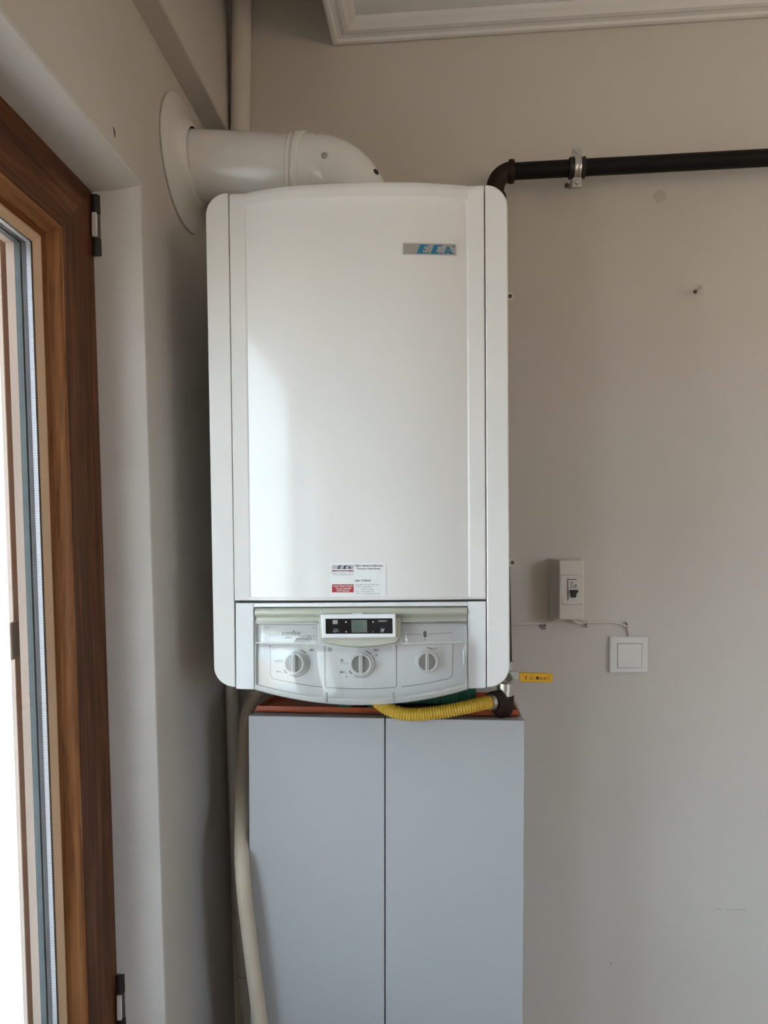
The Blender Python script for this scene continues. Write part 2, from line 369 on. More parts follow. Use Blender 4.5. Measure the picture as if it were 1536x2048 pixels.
mb = MB(); mb.box((-0.3, RY, -0.12), (RX, 0, 0)); tag(mb.build('floor', M['floor']), kind='structure')
mb = MB(); mb.box((-0.3, RY, ZT), (RX, 0.15, ZT + 0.15)); tag(mb.build('ceiling', M['ceil']), kind='structure')
MB().box((-2.2, RY - 1, -0.2), (-0.261, 0.6, -0.02)).build('balcony_floor', M['outfloor'])
tag(bpy.data.objects['balcony_floor'], kind='structure')
MB().box((-1.15, RY - 1, 2.75), (-0.285, 0.6, 2.9)).build('sky_block_slab', M['ceil'])  # added overhang, out of view, keeps the upper sky from the door
tag(bpy.data.objects['sky_block_slab'], kind='structure')

w2 = thing('fill_window_2', lw(-0.1, (WY0 + WY1) / 2, WZ0), kind='structure')  # added out of view to brighten the room
MB().grid([[lw(x, WY1, WZ0), lw(x, WY0, WZ0), lw(x, WY0, WZ1), lw(x, WY1, WZ1)] for x in (0, -0.26)], loop=True).build('fill_window_reveal', M['reveal'], w2)
for nm, y0, z0, y1, z1 in (('fill_window_frame', WY0, WZ0, WY1, WZ0 + 0.08), ('fill_window_frame', WY0, WZ1 - 0.08, WY1, WZ1), ('fill_window_frame', WY0, WZ0 + 0.08, WY0 + 0.08, WZ1 - 0.08),
                           ('fill_window_frame', WY1 - 0.08, WZ0 + 0.08, WY1, WZ1 - 0.08), ('mullion', -3.02, WZ0 + 0.08, -2.94, WZ1 - 0.08)):
    MB().hexa([lw(-0.14, y0, z0), lw(-0.07, y0, z0), lw(-0.07, y1, z0), lw(-0.14, y1, z0), lw(-0.14, y0, z1), lw(-0.07, y0, z1), lw(-0.07, y1, z1), lw(-0.14, y1, z1)]).build(nm, M['wood_v'], w2, bevel=0.004)
y0, z0, y1, z1 = WY0 + 0.08, WZ0 + 0.08, WY1 - 0.08, WZ1 - 0.08
MB().hexa([lw(-0.105, y0, z0), lw(-0.1, y0, z0), lw(-0.1, y1, z0), lw(-0.105, y1, z0), lw(-0.105, y0, z1), lw(-0.1, y0, z1), lw(-0.1, y1, z1), lw(-0.105, y1, z1)]).build('pane', M['glass'], w2)

# dropped ceiling with its plaster cornice, open shaft on its left
XS = 0.222
mb = MB(); mb.box((XS + 0.012, RY, ZC), (RX, -0.002, ZC + 0.06)); c2 = tag(mb.build('ceiling_drop', M['ceil']), kind='structure')
prof_c = [(0.0, 2.575), (0.0, 2.519), (0.004, 2.516), (0.010, 2.517), (0.013, 2.521), (0.020, 2.5225), (0.027, 2.520), (0.034, 2.521), (0.040, 2.526), (0.044, 2.5275), (0.048, 2.531), (0.052, 2.536)]
mb = MB()
mb.grid([[(RX, -d, z), (XS + d, -d, z), (XS + d, RY, z)] for d, z in prof_c])
mb.add([(XS, -0.0, 2.575), (XS, RY, 2.575), (XS + 0.05, RY, 2.575), (XS + 0.05, 0, 2.575)], [(0, 1, 2, 3)])
tag(mb.build('trim_1', M['ceil'], angle=25), kind='structure')

# ================================================================== BALCONY DOOR (left)
door = thing('door_1', lw(-0.07, OY0 - 0.4, OZ0), 'brown stained wooden balcony door with double glazing beside the boiler', None, kind='structure')
def lp(x, y, z): return Vector(lw(x, y, z))
def members(prof, ya, yb, za, zb_, names, mats, parent, bevel=0.0, closed=True, sides=(0, 1, 2, 3)):
    """sweep a profile of (x, inset) round the rectangle ya>yb, za<zb; one mitred mesh per side"""
    out = []
    for k in sides:
        rows = []
        for x, w in prof:
            c = [lp(x, ya - w, za + w), lp(x, ya - w, zb_ - w), lp(x, yb + w, zb_ - w), lp(x, yb + w, za + w)]
            rows.append([c[k], c[(k + 1) % 4]])
        mb = MB(); mb.grid(rows + ([rows[0]] if closed else []))
        if closed:
            n = len(prof); mb.f.append(tuple(2 * i for i in range(n))); mb.f.append(tuple(2 * i + 1 for i in range(n))[::-1])
        o = mb.build(names[k % 2], mats[k % 2], parent, weld=True, bevel=bevel, angle=30); out.append(o)
    return out
MIDY = (OY0 + OY1) / 2
case_prof = [(-0.070, 0.013), (-0.070, 0.1030), (-0.0715, 0.1045), (-0.134, 0.1045), (-0.134, 0.013)]
sash_prof = [(-0.0705, 0.1052), (-0.0700, 0.1070), (-0.0715, 0.1095), (-0.075, 0.1125), (-0.080, 0.1150), (-0.085, 0.1168), (-0.0868, 0.1190), (-0.094, 0.1215), (-0.094, 0.1262), (-0.134, 0.1262), (-0.134, 0.1052)]
bead_prof = [(-0.0925, 0.1266), (-0.0895, 0.1275), (-0.0895, 0.1300), (-0.0960, 0.1385), (-0.0960, 0.1266)]
fixed_prof = [(-0.090, 0.002), (-0.090, 0.0125), (-0.160, 0.0125), (-0.160, 0.002)]
members(fixed_prof, OY0, OY1, OZ0, OZ1, ('jamb', 'head'), (M['wood_v'], M['wood_h']), door)
GZ0 = 0.70                                   # glass above, wooden panel below
for ya, yb in ((OY0, MIDY + 0.012), (MIDY - 0.012, OY1)):
    mb = MB(); mb.hexa([lp(-0.134, yb + 0.013, OZ0 + 0.013), lp(-0.070, yb + 0.013, OZ0 + 0.013), lp(-0.070, ya - 0.013, OZ0 + 0.013), lp(-0.134, ya - 0.013, OZ0 + 0.013),
                        lp(-0.134, yb + 0.013, GZ0 + 0.0125), lp(-0.070, yb + 0.013, GZ0 + 0.0125), lp(-0.070, ya - 0.013, GZ0 + 0.0125), lp(-0.134, ya - 0.013, GZ0 + 0.0125)])
    mb.build('foot_panel', M['wood_h'], door, bevel=0.003)
    members(case_prof, ya, yb, GZ0, OZ1, ('casing', 'casing'), (M['wood_v'], M['wood_h']), door)
    members(sash_prof, ya, yb, GZ0, OZ1, ('stile', 'rail'), (M['wood_lv'], M['wood_lh']), door)
    members(bead_prof, ya, yb, GZ0, OZ1, ('glazing_bead', 'glazing_bead'), (M['bead'],) * 2, door)
    for xg in (-0.0965, -0.1115):
        w = 0.128
        mb = MB(); mb.hexa([lp(xg - 0.002, ya - w, GZ0 + w), lp(xg, ya - w, GZ0 + w), lp(xg, yb + w, GZ0 + w), lp(xg - 0.002, yb + w, GZ0 + w),
                            lp(xg - 0.002, ya - w, OZ1 - w), lp(xg, ya - w, OZ1 - w), lp(xg, yb + w, OZ1 - w), lp(xg - 0.002, yb + w, OZ1 - w)])
        mb.build('glass_pane', M['glass'], door)
    members([(-0.0987, 0.129), (-0.0987, 0.1388), (-0.1050, 0.1388), (-0.1050, 0.129)], ya, yb, GZ0, OZ1, ('spacer_bar',) * 2, (M['spacer'],) * 2, door)
    members([(-0.1052, 0.129), (-0.1052, 0.1388), (-0.1113, 0.1388), (-0.1113, 0.129)], ya, yb, GZ0, OZ1, ('seal',) * 2, (M['darkseal'],) * 2, door)
    members([(-0.1138, 0.127), (-0.1138, 0.1390), (-0.1215, 0.1390), (-0.1215, 0.127)], ya, yb, GZ0, OZ1, ('gasket',) * 2, (M['teal'],) * 2, door)
    members([(-0.1217, 0.1265), (-0.1217, 0.1392), (-0.1335, 0.1392), (-0.1335, 0.1265)], ya, yb, GZ0, OZ1, ('outer_lip',) * 2, (M['palewood2'],) * 2, door)
# hinges on the frame edge
for v0, v1, us in ((392, 515, (192, 198)), (1958, 2075, (233, 238))):
    a = PX(us[0], v0, -0.064); b = PX(us[1], v1, -0.064)
    hy = OY0 - 0.0085 - 0.0125 + 0.010
    h = MB().tube([lp(-0.066, hy, a.z), lp(-0.066, hy, a.z - 0.028)], 0.0085, 12).build('hinge', M['black'], door)
    MB().tube([lp(-0.066, hy, b.z + 0.025), lp(-0.066, hy, b.z)], 0.0085, 12).build('hinge_barrel', M['black'], h)
    MB().tube([lp(-0.066, hy, a.z - 0.029), lp(-0.066, hy, b.z + 0.026)], 0.0078, 12).build('hinge_pin', M['dark_steel'], h)
    MB().box(tuple(lp(-0.0668, hy - 0.0125, b.z + 0.026)), tuple(lp(-0.0600, hy - 0.0080, a.z - 0.029))).build('hinge_leaf', M['sw'], h)

# insect screen outside the glass
scr = thing('insect_screen', lw(-0.16, -0.49, OZ0), 'pale insect screen with brown slim frame and handle outside the door glass', 'insect screen')
YB = -0.4845
for (ya, yb2, nm, mt) in ((-0.4400, -0.4620, 'side_channel', 'palewood2'), (-0.4625, YB, 'pull_bar', 'palebar')):
    mb = MB(); z0, z1 = OZ0 + 0.02, OZ1 - 0.02; x0, x1 = -0.162, (-0.1480 if nm == 'side_channel' else -0.150)
    mb.hexa([lp(x0, yb2, z0), lp(x1, yb2, z0), lp(x1, ya, z0), lp(x0, ya, z0), lp(x0, yb2, z1), lp(x1, yb2, z1), lp(x1, ya, z1), lp(x0, ya, z1)])
    pb = mb.build(nm, M[mt], scr, bevel=0.001)
hz0 = PX(40, 1318, -0.148).z; hz1 = PX(40, 1238, -0.148).z
mb = MB(); mb.hexa([lp(-0.150, YB - 0.0125, hz0), lp(-0.146, YB - 0.0125, hz0), lp(-0.146, YB + 0.010, hz0 + 0.004), lp(-0.150, YB + 0.010, hz0 + 0.004),
                    lp(-0.150, YB - 0.0125, hz1 - 0.004), lp(-0.146, YB - 0.0125, hz1 - 0.004), lp(-0.146, YB + 0.010, hz1), lp(-0.150, YB + 0.010, hz1)])
mb.build('handle', M['palewood'], scr, bevel=0.002)
mb = MB(); mb.hexa([lp(-0.1565, OY1 + 0.05, OZ0 + 0.03), lp(-0.156, OY1 + 0.05, OZ0 + 0.03), lp(-0.156, YB, OZ0 + 0.03), lp(-0.1565, YB, OZ0 + 0.03),
                    lp(-0.1565, OY1 + 0.05, OZ1 - 0.03), lp(-0.156, OY1 + 0.05, OZ1 - 0.03), lp(-0.156, YB, OZ1 - 0.03), lp(-0.1565, YB, OZ1 - 0.03)])
tag(mb.build('screen_mesh', M['mesh'], scr), 'fine pale woven mesh')
for zz, nm in ((OZ1 - 0.045, 'top_rail'), (OZ0 + 0.003, 'bottom_rail')):
    mb = MB(); mb.hexa([lp(-0.176, OY1 + 0.03, zz), lp(-0.1625, OY1 + 0.03, zz), lp(-0.1625, -0.42, zz), lp(-0.176, -0.42, zz),
                        lp(-0.176, OY1 + 0.03, zz + 0.03), lp(-0.1625, OY1 + 0.03, zz + 0.03), lp(-0.1625, -0.42, zz + 0.03), lp(-0.176, -0.42, zz + 0.03)])
    mb.build(nm, M['palewood2'], scr)

# ================================================================== COMBI BOILER
YS = -0.36                                   # plane of its flat front margins
boiler = thing('combi_boiler', (0.31, -0.2, 1.33), 'white wall-hung combi boiler with bulged front and clear control flap', 'boiler')
def bo(o): return o
XLt, XLb = PY(457.5, 387, YS), PY(469, 1201, YS)
XRt, XRb = PY(968, 370, YS), PY(972, 1198.5, YS)
def s_of(p):
    t = (XLt.z - p.z) / (XLt.z - XLb.z)
    a = XLt.x + (XLb.x - XLt.x) * t; b = XRt.x + (XRb.x - XRt.x) * t
    return (p.x - a) / (b - a)
BUL = 0.020
def sm(x): x = max(0.0, min(1.0, x)); return x * x * (3 - 2 * x)
def bulge(s):
    q = (s - 0.062) / (0.938 - 0.062)
    if q <= 0 or q >= 1: return 0.0
    return BUL * ((1 - abs(2 * q - 1) ** 3.2) * sm(q / 0.05) ** 0.3 if q < 0.5 else 1 - (2 * q - 1) ** 2.3)
def panel_surf(u, v, off=0.0, recess=0.0015):
    y = YS
    for _ in range(6):
        p = PY(u, v, y); y = YS - bulge(s_of(p)) + recess - off
    return PY(u, v, y)
# side panels (rounded corner strips running back to the wall)
L_out = [(456, 386.5)] + arc((455, 430), 95, 180, 43.5, 44, 10) + arc((470, 1333), 180, 268, 42, 41, 10) + [(470, 1374.5), (468, 1203)]
R_out = [(970, 369)] + arc((972, 413), 85, 0, 43.5, 44, 10) + arc((976, 1332), 0, -88, 44, 43, 10) + [(974, 1375.5), (973.5, 1200)]
for nm, outl, lab in (('side_panel', L_out, None), ('side_panel', R_out, None)):
    pts = [PY(u, v, YS) for u, v in outl]
    MB().prism(pts, (0, 0.108, 0)).build(nm, M['white'], boiler, bevel=0.0035, seg=3)
a, b = PY(460, 395, YS), PY(966, 1370, YS)
MB().box((a.x + 0.002, YS + 0.03, b.z + 0.01), (b.x, -0.02, a.z)).build('body', M['core'], boiler)
# front panel: height field
ss = sorted(set([0, 0.004, 0.02, 0.045, 0.058, 0.0625, 0.067] + [0.067 + (0.933 - 0.067) * i / 64 for i in range(65)] + [0.933, 0.9375, 0.942, 0.955, 0.98, 0.996, 1.0]))
ts = sorted(set([0, 0.003, 0.015, 0.030, 0.034, 0.0385] + [0.0385 + (0.983 - 0.0385) * i / 24 for i in range(25)] + [0.983, 0.9900, 0.9910, 0.9928, 0.9945, 0.998, 1.0]))
def inner(s, t):
    a_ = sm((s - 0.0625) / 0.0045) * sm((0.9375 - s) / 0.0045); b_ = sm((t - 0.034) / 0.004) * sm((0.9945 - t) / 0.0035)
    return a_ * b_
rows = []
for t in ts:
    row = []
    for s in ss:
        l = XLt.lerp(XLb, t); r = XRt.lerp(XRb, t); p = l.lerp(r, s)
        e = 0.0015 * (1 - min(1, min(s, 1 - s) / 0.004)) + 0.0015 * (1 - min(1, min(t, 1 - t) / 0.003))
        row.append(Vector((p.x, YS - bulge(s) + 0.0015 * inner(s, t) + e, p.z)))
    rows.append(row)
mb = MB(); mb.grid(rows)
back = 0.045
ring = [rows[0][j] for j in range(len(ss))] + [rows[i][-1] for i in range(1, len(ts))] + [rows[-1][j] for j in range(len(ss) - 2, -1, -1)] + [rows[i][0] for i in range(len(ts) - 2, 0, -1)]
mb.grid([ring, [Vector((p.x, YS + back, p.z)) for p in ring]], loop=True)
front = mb.build('front_panel', M['white'], boiler, weld=True, angle=40)
# badge on the panel
def sheet(mb, surf, u0, v0, u1, v1, off0, off1, nu=10, nv=2, vs0=0.0, vs1=0.0):
    """raised plate following a surface: top at off1, edges down to off0; vs0/vs1 = extra v at the right end"""
    g = [[surf(u0 + (u1 - u0) * i / nu, v0 + (v1 - v0) * j / nv + (vs0 + (vs1 - vs0) * j / nv) * i / nu, off1) for i in range(nu + 1)] for j in range(nv + 1)]
    h = [[surf(u0 + (u1 - u0) * i / nu, v0 + (v1 - v0) * j / nv + (vs0 + (vs1 - vs0) * j / nv) * i / nu, off0) for i in range(nu + 1)] for j in range(nv + 1)]
    mb.grid(g)
    rg = lambda q: q[0] + [r[-1] for r in q[1:]] + q[-1][-2::-1] + [r[0] for r in q[-2:0:-1]]
    mb.grid([rg(g), rg(h)], loop=True)
mb = MB(); sheet(mb, panel_surf, 803.5, 485, 913, 510, 0.0, 0.0022, vs0=2, vs1=2)
badge = mb.build('badge', M['badge_rim'], boiler, weld=True, bevel=0.0006)
mb = MB(); sheet(mb, panel_surf, 806.5, 486.8, 911.5, 508.2, 0.0018, 0.0025, vs0=2, vs1=2.2); mb.build('badge_plate', M['badge'], badge, weld=True)
def zb_(pts): return [(780 + x / 9.6, 460 + y / 9.6) for x, y in pts]
for glyph in ([[(585, 275), (742, 282), (737, 308), (668, 308), (515, 450)], [(668, 308), (640, 360), (632, 388), (622, 425), (515, 450)], [(640, 358), (692, 362), (682, 386), (632, 388)], [(515, 450), (622, 425), (682, 428), (676, 452)]],
              [[(705, 426), (746, 427), (744, 452), (702, 451)]],
              [[(850, 285), (1004, 290), (998, 313), (925, 313), (775, 455)], [(925, 313), (885, 428), (775, 455)], [(775, 455), (885, 428), (942, 431), (938, 457)]],
              [[(962, 430), (1002, 432), (1000, 459), (958, 458)]],
              [[(1110, 295), (1118, 350), (1072, 463), (1028, 463)], [(1110, 295), (1190, 436), (1150, 463), (1118, 350)], [(1078, 412), (1142, 412), (1150, 440), (1068, 440)], [(1150, 436), (1226, 438), (1222, 464), (1150, 464)]],
              [[(1207, 302), (1240, 304), (1238, 336), (1205, 334)]]):
    mb = MB()
    for poly in glyph: plate(mb, panel_surf, zb_(poly), 0.0030)
    mb.build('letter', M['blue'], badge)
# service card
mb = MB(); sheet(mb, panel_surf, 661, 1126, 772, 1192, 0.0, 0.0004, 8, 2, -1.5, -1); card = mb.build('service_card', M['paper'], boiler, weld=True)
tag(card, 'white service card with red and grey boxes')
def zc_(x, y): return (660 + x / 12.8, 1120 + y / 12.8)
def crect(m, x0, y0, x1, y1, off=0.0006): plate(m, panel_surf, [zc_(x0, y0), zc_(x1, y0), zc_(x1, y1), zc_(x0, y1)], off)
mb = MB(); crect(mb, 48, 130, 600, 235); mb.build('card_logo_box', M['greybox'], card)
mb = MB()
for poly in ([(230, 140), (310, 140), (305, 155), (262, 155), (228, 212), (272, 214), (270, 228), (185, 228)], [(375, 140), (450, 140), (446, 156), (408, 156), (380, 212), (420, 214), (418, 228), (330, 228)],
             [(505, 140), (545, 228), (520, 228), (503, 180), (485, 228), (462, 228)]):
    plate(mb, panel_surf, [zc_(*q) for q in poly], 0.0008)
tag(mb.build('card_logo', M['navy'], card), kind='stuff')
mb = MB(); crect(mb, 48, 262, 600, 292); mb.build('card_stripe', M['darkred'], card)
mb = MB(); crect(mb, 52, 622, 606, 828); mb.build('card_red_box', M['red'], card)
mb = MB()
for tx, x0, y0, x1, y1 in (('UNUTMAYINIZ!', 80, 645, 588, 688), ('YILLIK BAKIM', 132, 706, 535, 750), ('YAPTIRINIZ.', 160, 768, 505, 810), ('YETKİLİ SERVİS', 165, 268, 475, 286)):
    letter(mb, panel_surf, tx, *zc_(x0, y0), *zc_(x1, y1), off=0.0008, bold=0.01)
tag(mb.build('card_white_text', M['paper'], card), kind='stuff')
mb = MB()
for tx, x0, y0, x1, y1 in (('Uğur Isıtma Soğutma', 628, 112, 1350, 182), ('Karaman Yetkili Servisi', 700, 200, 1280, 240), ('Uğur TAŞBAŞI', 632, 500, 1045, 558)):
    letter(mb, panel_surf, tx, *zc_(x0, y0), *zc_(x1, y1), off=0.0006, bold=0.015)
tag(mb.build('card_heading', M['inkdark'], card), kind='stuff')
mb = MB()
for tx, x0, y0, x1, y1 in (('Kombi - Kalorifer - Isıtma', 40, 325, 600, 345), ('Servis Hizmetleri', 75, 362, 580, 386), ('Cedit Mah. Dr. Nuri Tekin Cad.', 645, 618, 1250, 645), ('No:10/A  KARAMAN', 645, 676, 1052, 700),
                           ('Tel', 650, 738, 700, 762), ('Gsm', 650, 795, 735, 824), ('0 338 214 58 48', 790, 735, 1108, 762), ('0 542 424 70 18', 790, 792, 1108, 820), ('e-mail: e.c.a_ugur@hotmail.com', 645, 845, 1280, 880)):
    letter(mb, panel_surf, tx, *zc_(x0, y0), *zc_(x1, y1), off=0.0006)
tag(mb.build('card_text', M['ink'], card), kind='stuff')
# white console frame around the controls
def low_b(x):                                 # outward bow of the console
    a_, b_ = XCL, XCR
    q = (x - a_) / (b_ - a_)
    return 0.0 if q <= 0 or q >= 1 else 0.018 * (1 - abs(2 * q - 1) ** 2.0)
XCL, XCR = PY(508, 1300, YS).x, PY(935, 1300, YS).x
def low_surf(u, v, off=0.0):
    y = YS
    for _ in range(6):
        p = PY(u, v, y); y = YS - low_b(p.x) - off
    return PY(u, v, y)
mb = MB()
for legs in ([(471, 1206), (507.5, 1206), (508.5, 1379), (472, 1378)], [(935.5, 1203), (972, 1202.5), (972, 1376), (936, 1377.5)]):
    mb.prism([PY(u, v, YS) for u, v in legs], (0, 0.05, 0))
N = 24
top = [low_surf(507.5 + 428 * i / N, 1206.4 - 3 * i / N) for i in range(N + 1)]; bot = [low_surf(507.5 + 428 * i / N, 1214.5 - 2.2 * i / N) for i in range(N + 1)]
mb.grid([[p + Vector((0, 0.05, 0)) for p in top], top, bot, [p + Vector((0, 0.03, 0)) for p in bot]])
mb.build('console_frame', M['white_lo'], boiler, bevel=0.0012)
# grey-beige grip bar
prof_g = [(1214.6, -0.012), (1216.5, -0.003), (1220, 0.002), (1226, 0.0035), (1231, 0.001), (1234.5, -0.005), (1236, -0.0055), (1239, -0.004), (1246, -0.0035), (1249, -0.006)]
mb = MB(); mb.grid([[low_surf(509 + 425.5 * i / N, v - 2.4 * i / N, o_) for i in range(N + 1)] for v, o_ in prof_g])
mb.build('grip_bar', M['beige'], boiler, angle=60)
# control panel behind the flap
def sag(u): q = (u - 721.5) / 213.5; return 31 * (1 - q * q)
us = [509.5 + 425 * i / N for i in range(N + 1)]
mb = MB(); mb.grid([[low_surf(u, 1246 + (1373 + 0.95 * sag(u) - 1246) * t, -0.009) for u in us] for t in (0, 0.25, 0.5, 0.75, 1.0)])
cp = mb.build('control_panel', M['panel'], boiler)
mb = MB(); mb.grid([[low_surf(u, 1373 + 0.95 * sag(u), -0.009) for u in us], [low_surf(u, 1373 + 0.95 * sag(u), -0.009) + Vector((0, 0.03, 0.004)) for u in us]])
mb.build('control_panel_underside', M['panel'], boiler)
def cs(u, v, off=0.0): return low_surf(u, v, off - 0.009)
mb = MB()
def bott(u): return 1353 + 27 * (1 - ((u - 721) / 190) ** 2) * 0.92
for seg in ([(540, 1291), (541, 1350)] + [(541 + 4 + 100 * i / 8, bott(545 + 100 * i / 8) + 0.5) for i in range(9)],
            [(649.5, 1291), (650, 1371), (653, 1376)] + [(660 + 130 * i / 8, bott(660 + 130 * i / 8)) for i in range(9)] + [(793, 1371), (793, 1291)],
            [(803 + 95 * i / 8, bott(803 + 95 * i / 8) + 0.5) for i in range(9)] + [(905, 1350), (906, 1288)]):
    stroke(mb, cs, seg, 1.1)
stroke(mb, cs, [(530, 1255), (632, 1256)], 0.7); stroke(mb, cs, [(537, 1269.5), (558, 1269.5)], 0.8); stroke(mb, cs, [(600, 1271), (634, 1271.5)], 0.8)
stroke(mb, cs, [(806, 1269), (843, 1268.5)], 0.9); stroke(mb, cs, [(856, 1268), (904, 1265.5)], 0.9)
tag(mb.build('printed_lines', M['ink'], cp), kind='stuff')
mb = MB()
letter(mb, cs, 'confeo', 563, 1261, 600, 1271, shear=2.5, bold=0.01); letter(mb, cs, 'premix', 592, 1275, 614, 1281, shear=1.5)
stroke(mb, cs, [(569, 1277), (575, 1274.5), (584, 1276)], 1.6)
for c in ((619, 1277), (625, 1277)): stroke(mb, cs, [(c[0] + 3.6 * math.cos(a * .524), c[1] + 3.2 * math.sin(a * .524)) for a in range(13)], 0.9)
for tx, r in (('MIN', (620, 1298, 628, 1302)), ('COMFORT', (548, 1319.5, 567, 1323.5)), ('MAX', (553, 1341, 562, 1345)), ('MIN', (748, 1298, 757, 1302)), ('MAX', (680, 1342, 690, 1346.5)), ('ON', (866.5, 1295.5, 873.5, 1299.5))):
    letter(mb, cs, tx, *r, bold=0.01)
tag(mb.build('printed_words', M['ink'], cp), kind='stuff')
mb = MB()
for seg in ([(567, 1325), (569, 1330)], [(548, 1325), (567, 1325)], [(682, 1327), (698, 1327), (700, 1331)], [(741, 1303), (757, 1303)], [(562, 1346), (574, 1345)], [(690, 1347), (702, 1346)]): stroke(mb, cs, seg, 0.8)
for (cx, cy) in ((544, 1297), (549, 1297)): stroke(mb, cs, [(cx - 2, cy - 2), (cx + 1.5, cy - 2), (cx + 1.5, cy + 4)], 1)
plate(mb, cs, [(655, 1295), (664, 1295), (664, 1303), (655, 1303)]); plate(mb, cs, [(753 + 3 * math.cos(a * .785), 1310.5 + 3 * math.sin(a * .785)) for a in range(8)])
plate(mb, cs, [(681, 1318), (686, 1317), (687, 1322), (684, 1326), (681, 1323)]); plate(mb, cs, [(690, 1352), (695, 1352), (692.5, 1356)])
tag(mb.build('printed_icons', M['inkpale'], cp), kind='stuff')
mb = MB()
def ringarc(c, r, a0, a1, w): stroke(mb, cs, [(c[0] + r * math.cos(math.radians(a0 + (a1 - a0) * i / 14)), c[1] + r * math.sin(math.radians(a0 + (a1 - a0) * i / 14))) for i in range(15)], w)
for c in ((592.5, 1326), (723, 1328)):
    ringarc(c, 27, -38, 120, 1.2); ringarc(c, 27.5, -72, -46, 2.0); ringarc(c, 27.5, 132, 152, 2.0)
ringarc((853, 1323), 27.5, -88, -62, 2.0)
tag(mb.build('printed_dials', M['ink'], cp), kind='stuff')
# thermometer slot
pts = [(846.5, 1264.5), (849, 1262), (852, 1262.5), (853.5, 1265.5), (852.5, 1268), (853.8, 1271), (852.5, 1274.5), (849, 1275), (846.8, 1272.5)]
mb = MB(); mb.prism([cs(u, v, 0.0006) for u, v in pts], (0, 0.002, 0)); mb.build('indicator_slot', M['inkdark'], boiler)
mb = MB(); plate(mb, cs, [(849, 1277.5), (851.5, 1277.5), (851.5, 1280), (849, 1280)], 0.0003); mb.build('indicator_mark', M['ink'], cp)
# three rotary knobs
PXM = 1 / 1348.0
for (cx, cy), r in (((592, 1325.5), 21.5), ((723, 1327), 21.5), ((853, 1322.5), 20.5)):
    c0 = cs(cx, cy); r *= PXM
    nrm = (cs(cx + 8, cy) - cs(cx - 8, cy)).normalized().cross((cs(cx, cy - 8) - cs(cx, cy + 8)).normalized())
    if nrm.y > 0: nrm = -nrm
    k = MB().lathe([(r * 1.14, -0.001), (r * 1.14, 0.0025), (r * 1.08, 0.0035), (r * 1.0, 0.0035), (r, 0.010), (r * 0.97, 0.0115), (r * 0.86, 0.0115), (r * 0.82, 0.0100), (r * 0.82, 0.0060)], c0, nrm, 40).build('knob', M['knob'], boiler, angle=30)
    MB().lathe([(r * 0.83, 0.0062), (0, 0.0062)], c0, nrm, 32).build('knob_face', M['knobgrey'], k)
    t1 = Vector((0, 0, 1)); t1 = (t1 - nrm * t1.dot(nrm)).normalized(); t2 = nrm.cross(t1)
    hw, hl = r * 0.15, r * 0.84
    g = [c0 + t2 * (a_ * hw) + t1 * (b_ * hl) + nrm * h_ for h_ in (0.0058, 0.0125) for a_, b_ in ((-1, -1), (1, -1), (1, 1), (-1, 1))]
    grip = MB().hexa(g).build('knob_grip', M['knob'], k, bevel=0.0006)
    g = [c0 + t2 * (a_ * hw * 0.25) + t1 * (b_ * hl * 0.9) + nrm * h_ for h_ in (0.0120, 0.0128) for a_, b_ in ((-1, -1), (1, -1), (1, 1), (-1, 1))]
    MB().hexa(g).build('knob_pointer', M['inkpale'], k)
# display unit: beige housing, white bezel, black screen
def hs(u, v, off): return low_surf(u, v, off)
hpts = [(637.5, 1238), (802, 1236), (801, 1272), (798, 1280), (791, 1286.5), (760, 1292.5), (722, 1295.5), (682, 1293), (653, 1287.5), (643, 1281), (639.5, 1272)]
mb = MB(); mb.prism([hs(u, v, 0.006) for u, v in hpts], (0, 0.02, 0)); housing = mb.build('display_housing', M['beige'], boiler, bevel=0.002)
tag(housing, 'grey-beige housing under the display')
outer = [(641.5, 1228.8), (791.5, 1227.5), (793, 1275.5), (644.5, 1276.2)]; inn = [(651, 1237.5), (785, 1236.5), (785.5, 1267.2), (651.5, 1267.8)]
def bl(q, n=8):                              # ring of a quad subdivided along its sides
    out = []
    for i in range(4):
        a_, b_ = q[i], q[(i + 1) % 4]
        out += [(a_[0] + (b_[0] - a_[0]) * k / n, a_[1] + (b_[1] - a_[1]) * k / n) for k in range(n)]
    return out
BY = low_surf(720, 1255, 0.009).y
def dsp(u, v, off=0.0): return PY(u, v, BY - off)
mid_o = [(644, 1230.5), (789.5, 1229.5), (790.5, 1273.5), (647, 1274)]
mb = MB(); mb.grid([[dsp(u, v, -0.018) for u, v in bl(outer)], [dsp(u, v, 0.0) for u, v in bl(outer)], [dsp(u, v, 0.0015) for u, v in bl(mid_o)], [dsp(u, v, 0.0015) for u, v in bl(inn)], [dsp(u, v, -0.004) for u, v in bl(inn)]], loop=True)
mb.prism([dsp(u, v, 0.0005) for u, v in ((705, 1226.8), (724, 1226.5), (725, 1230), (704, 1230))], (0, 0.008, 0))
bz = mb.build('display_bezel', M['white_lo'], boiler, angle=30)
mb = MB(); mb.prism([dsp(u, v, -0.003) for u, v in ((650, 1237), (786, 1236), (786.5, 1268), (650.5, 1268.5))], (0, 0.004, 0)); screen = mb.build('display_screen', M['scr'], boiler)
mb = MB(); plate(mb, dsp, [(702.5, 1240), (734, 1239.5), (734.5, 1265), (703, 1265.5)], -0.0026); mb.build('lcd', M['lcd'], screen)
mb = MB(); d_ = -0.0025
for i in range(5):
    x = 665.6 + i * 2.0; mb_r = [(x, 1240), (x + 1.2, 1240), (x + 1.2, 1248.3), (x, 1248.3)]; plate(mb, dsp, mb_r, d_)
plate(mb, dsp, [(665.6, 1243.3), (676, 1243.3), (676, 1244.3), (665.6, 1244.3)], d_)
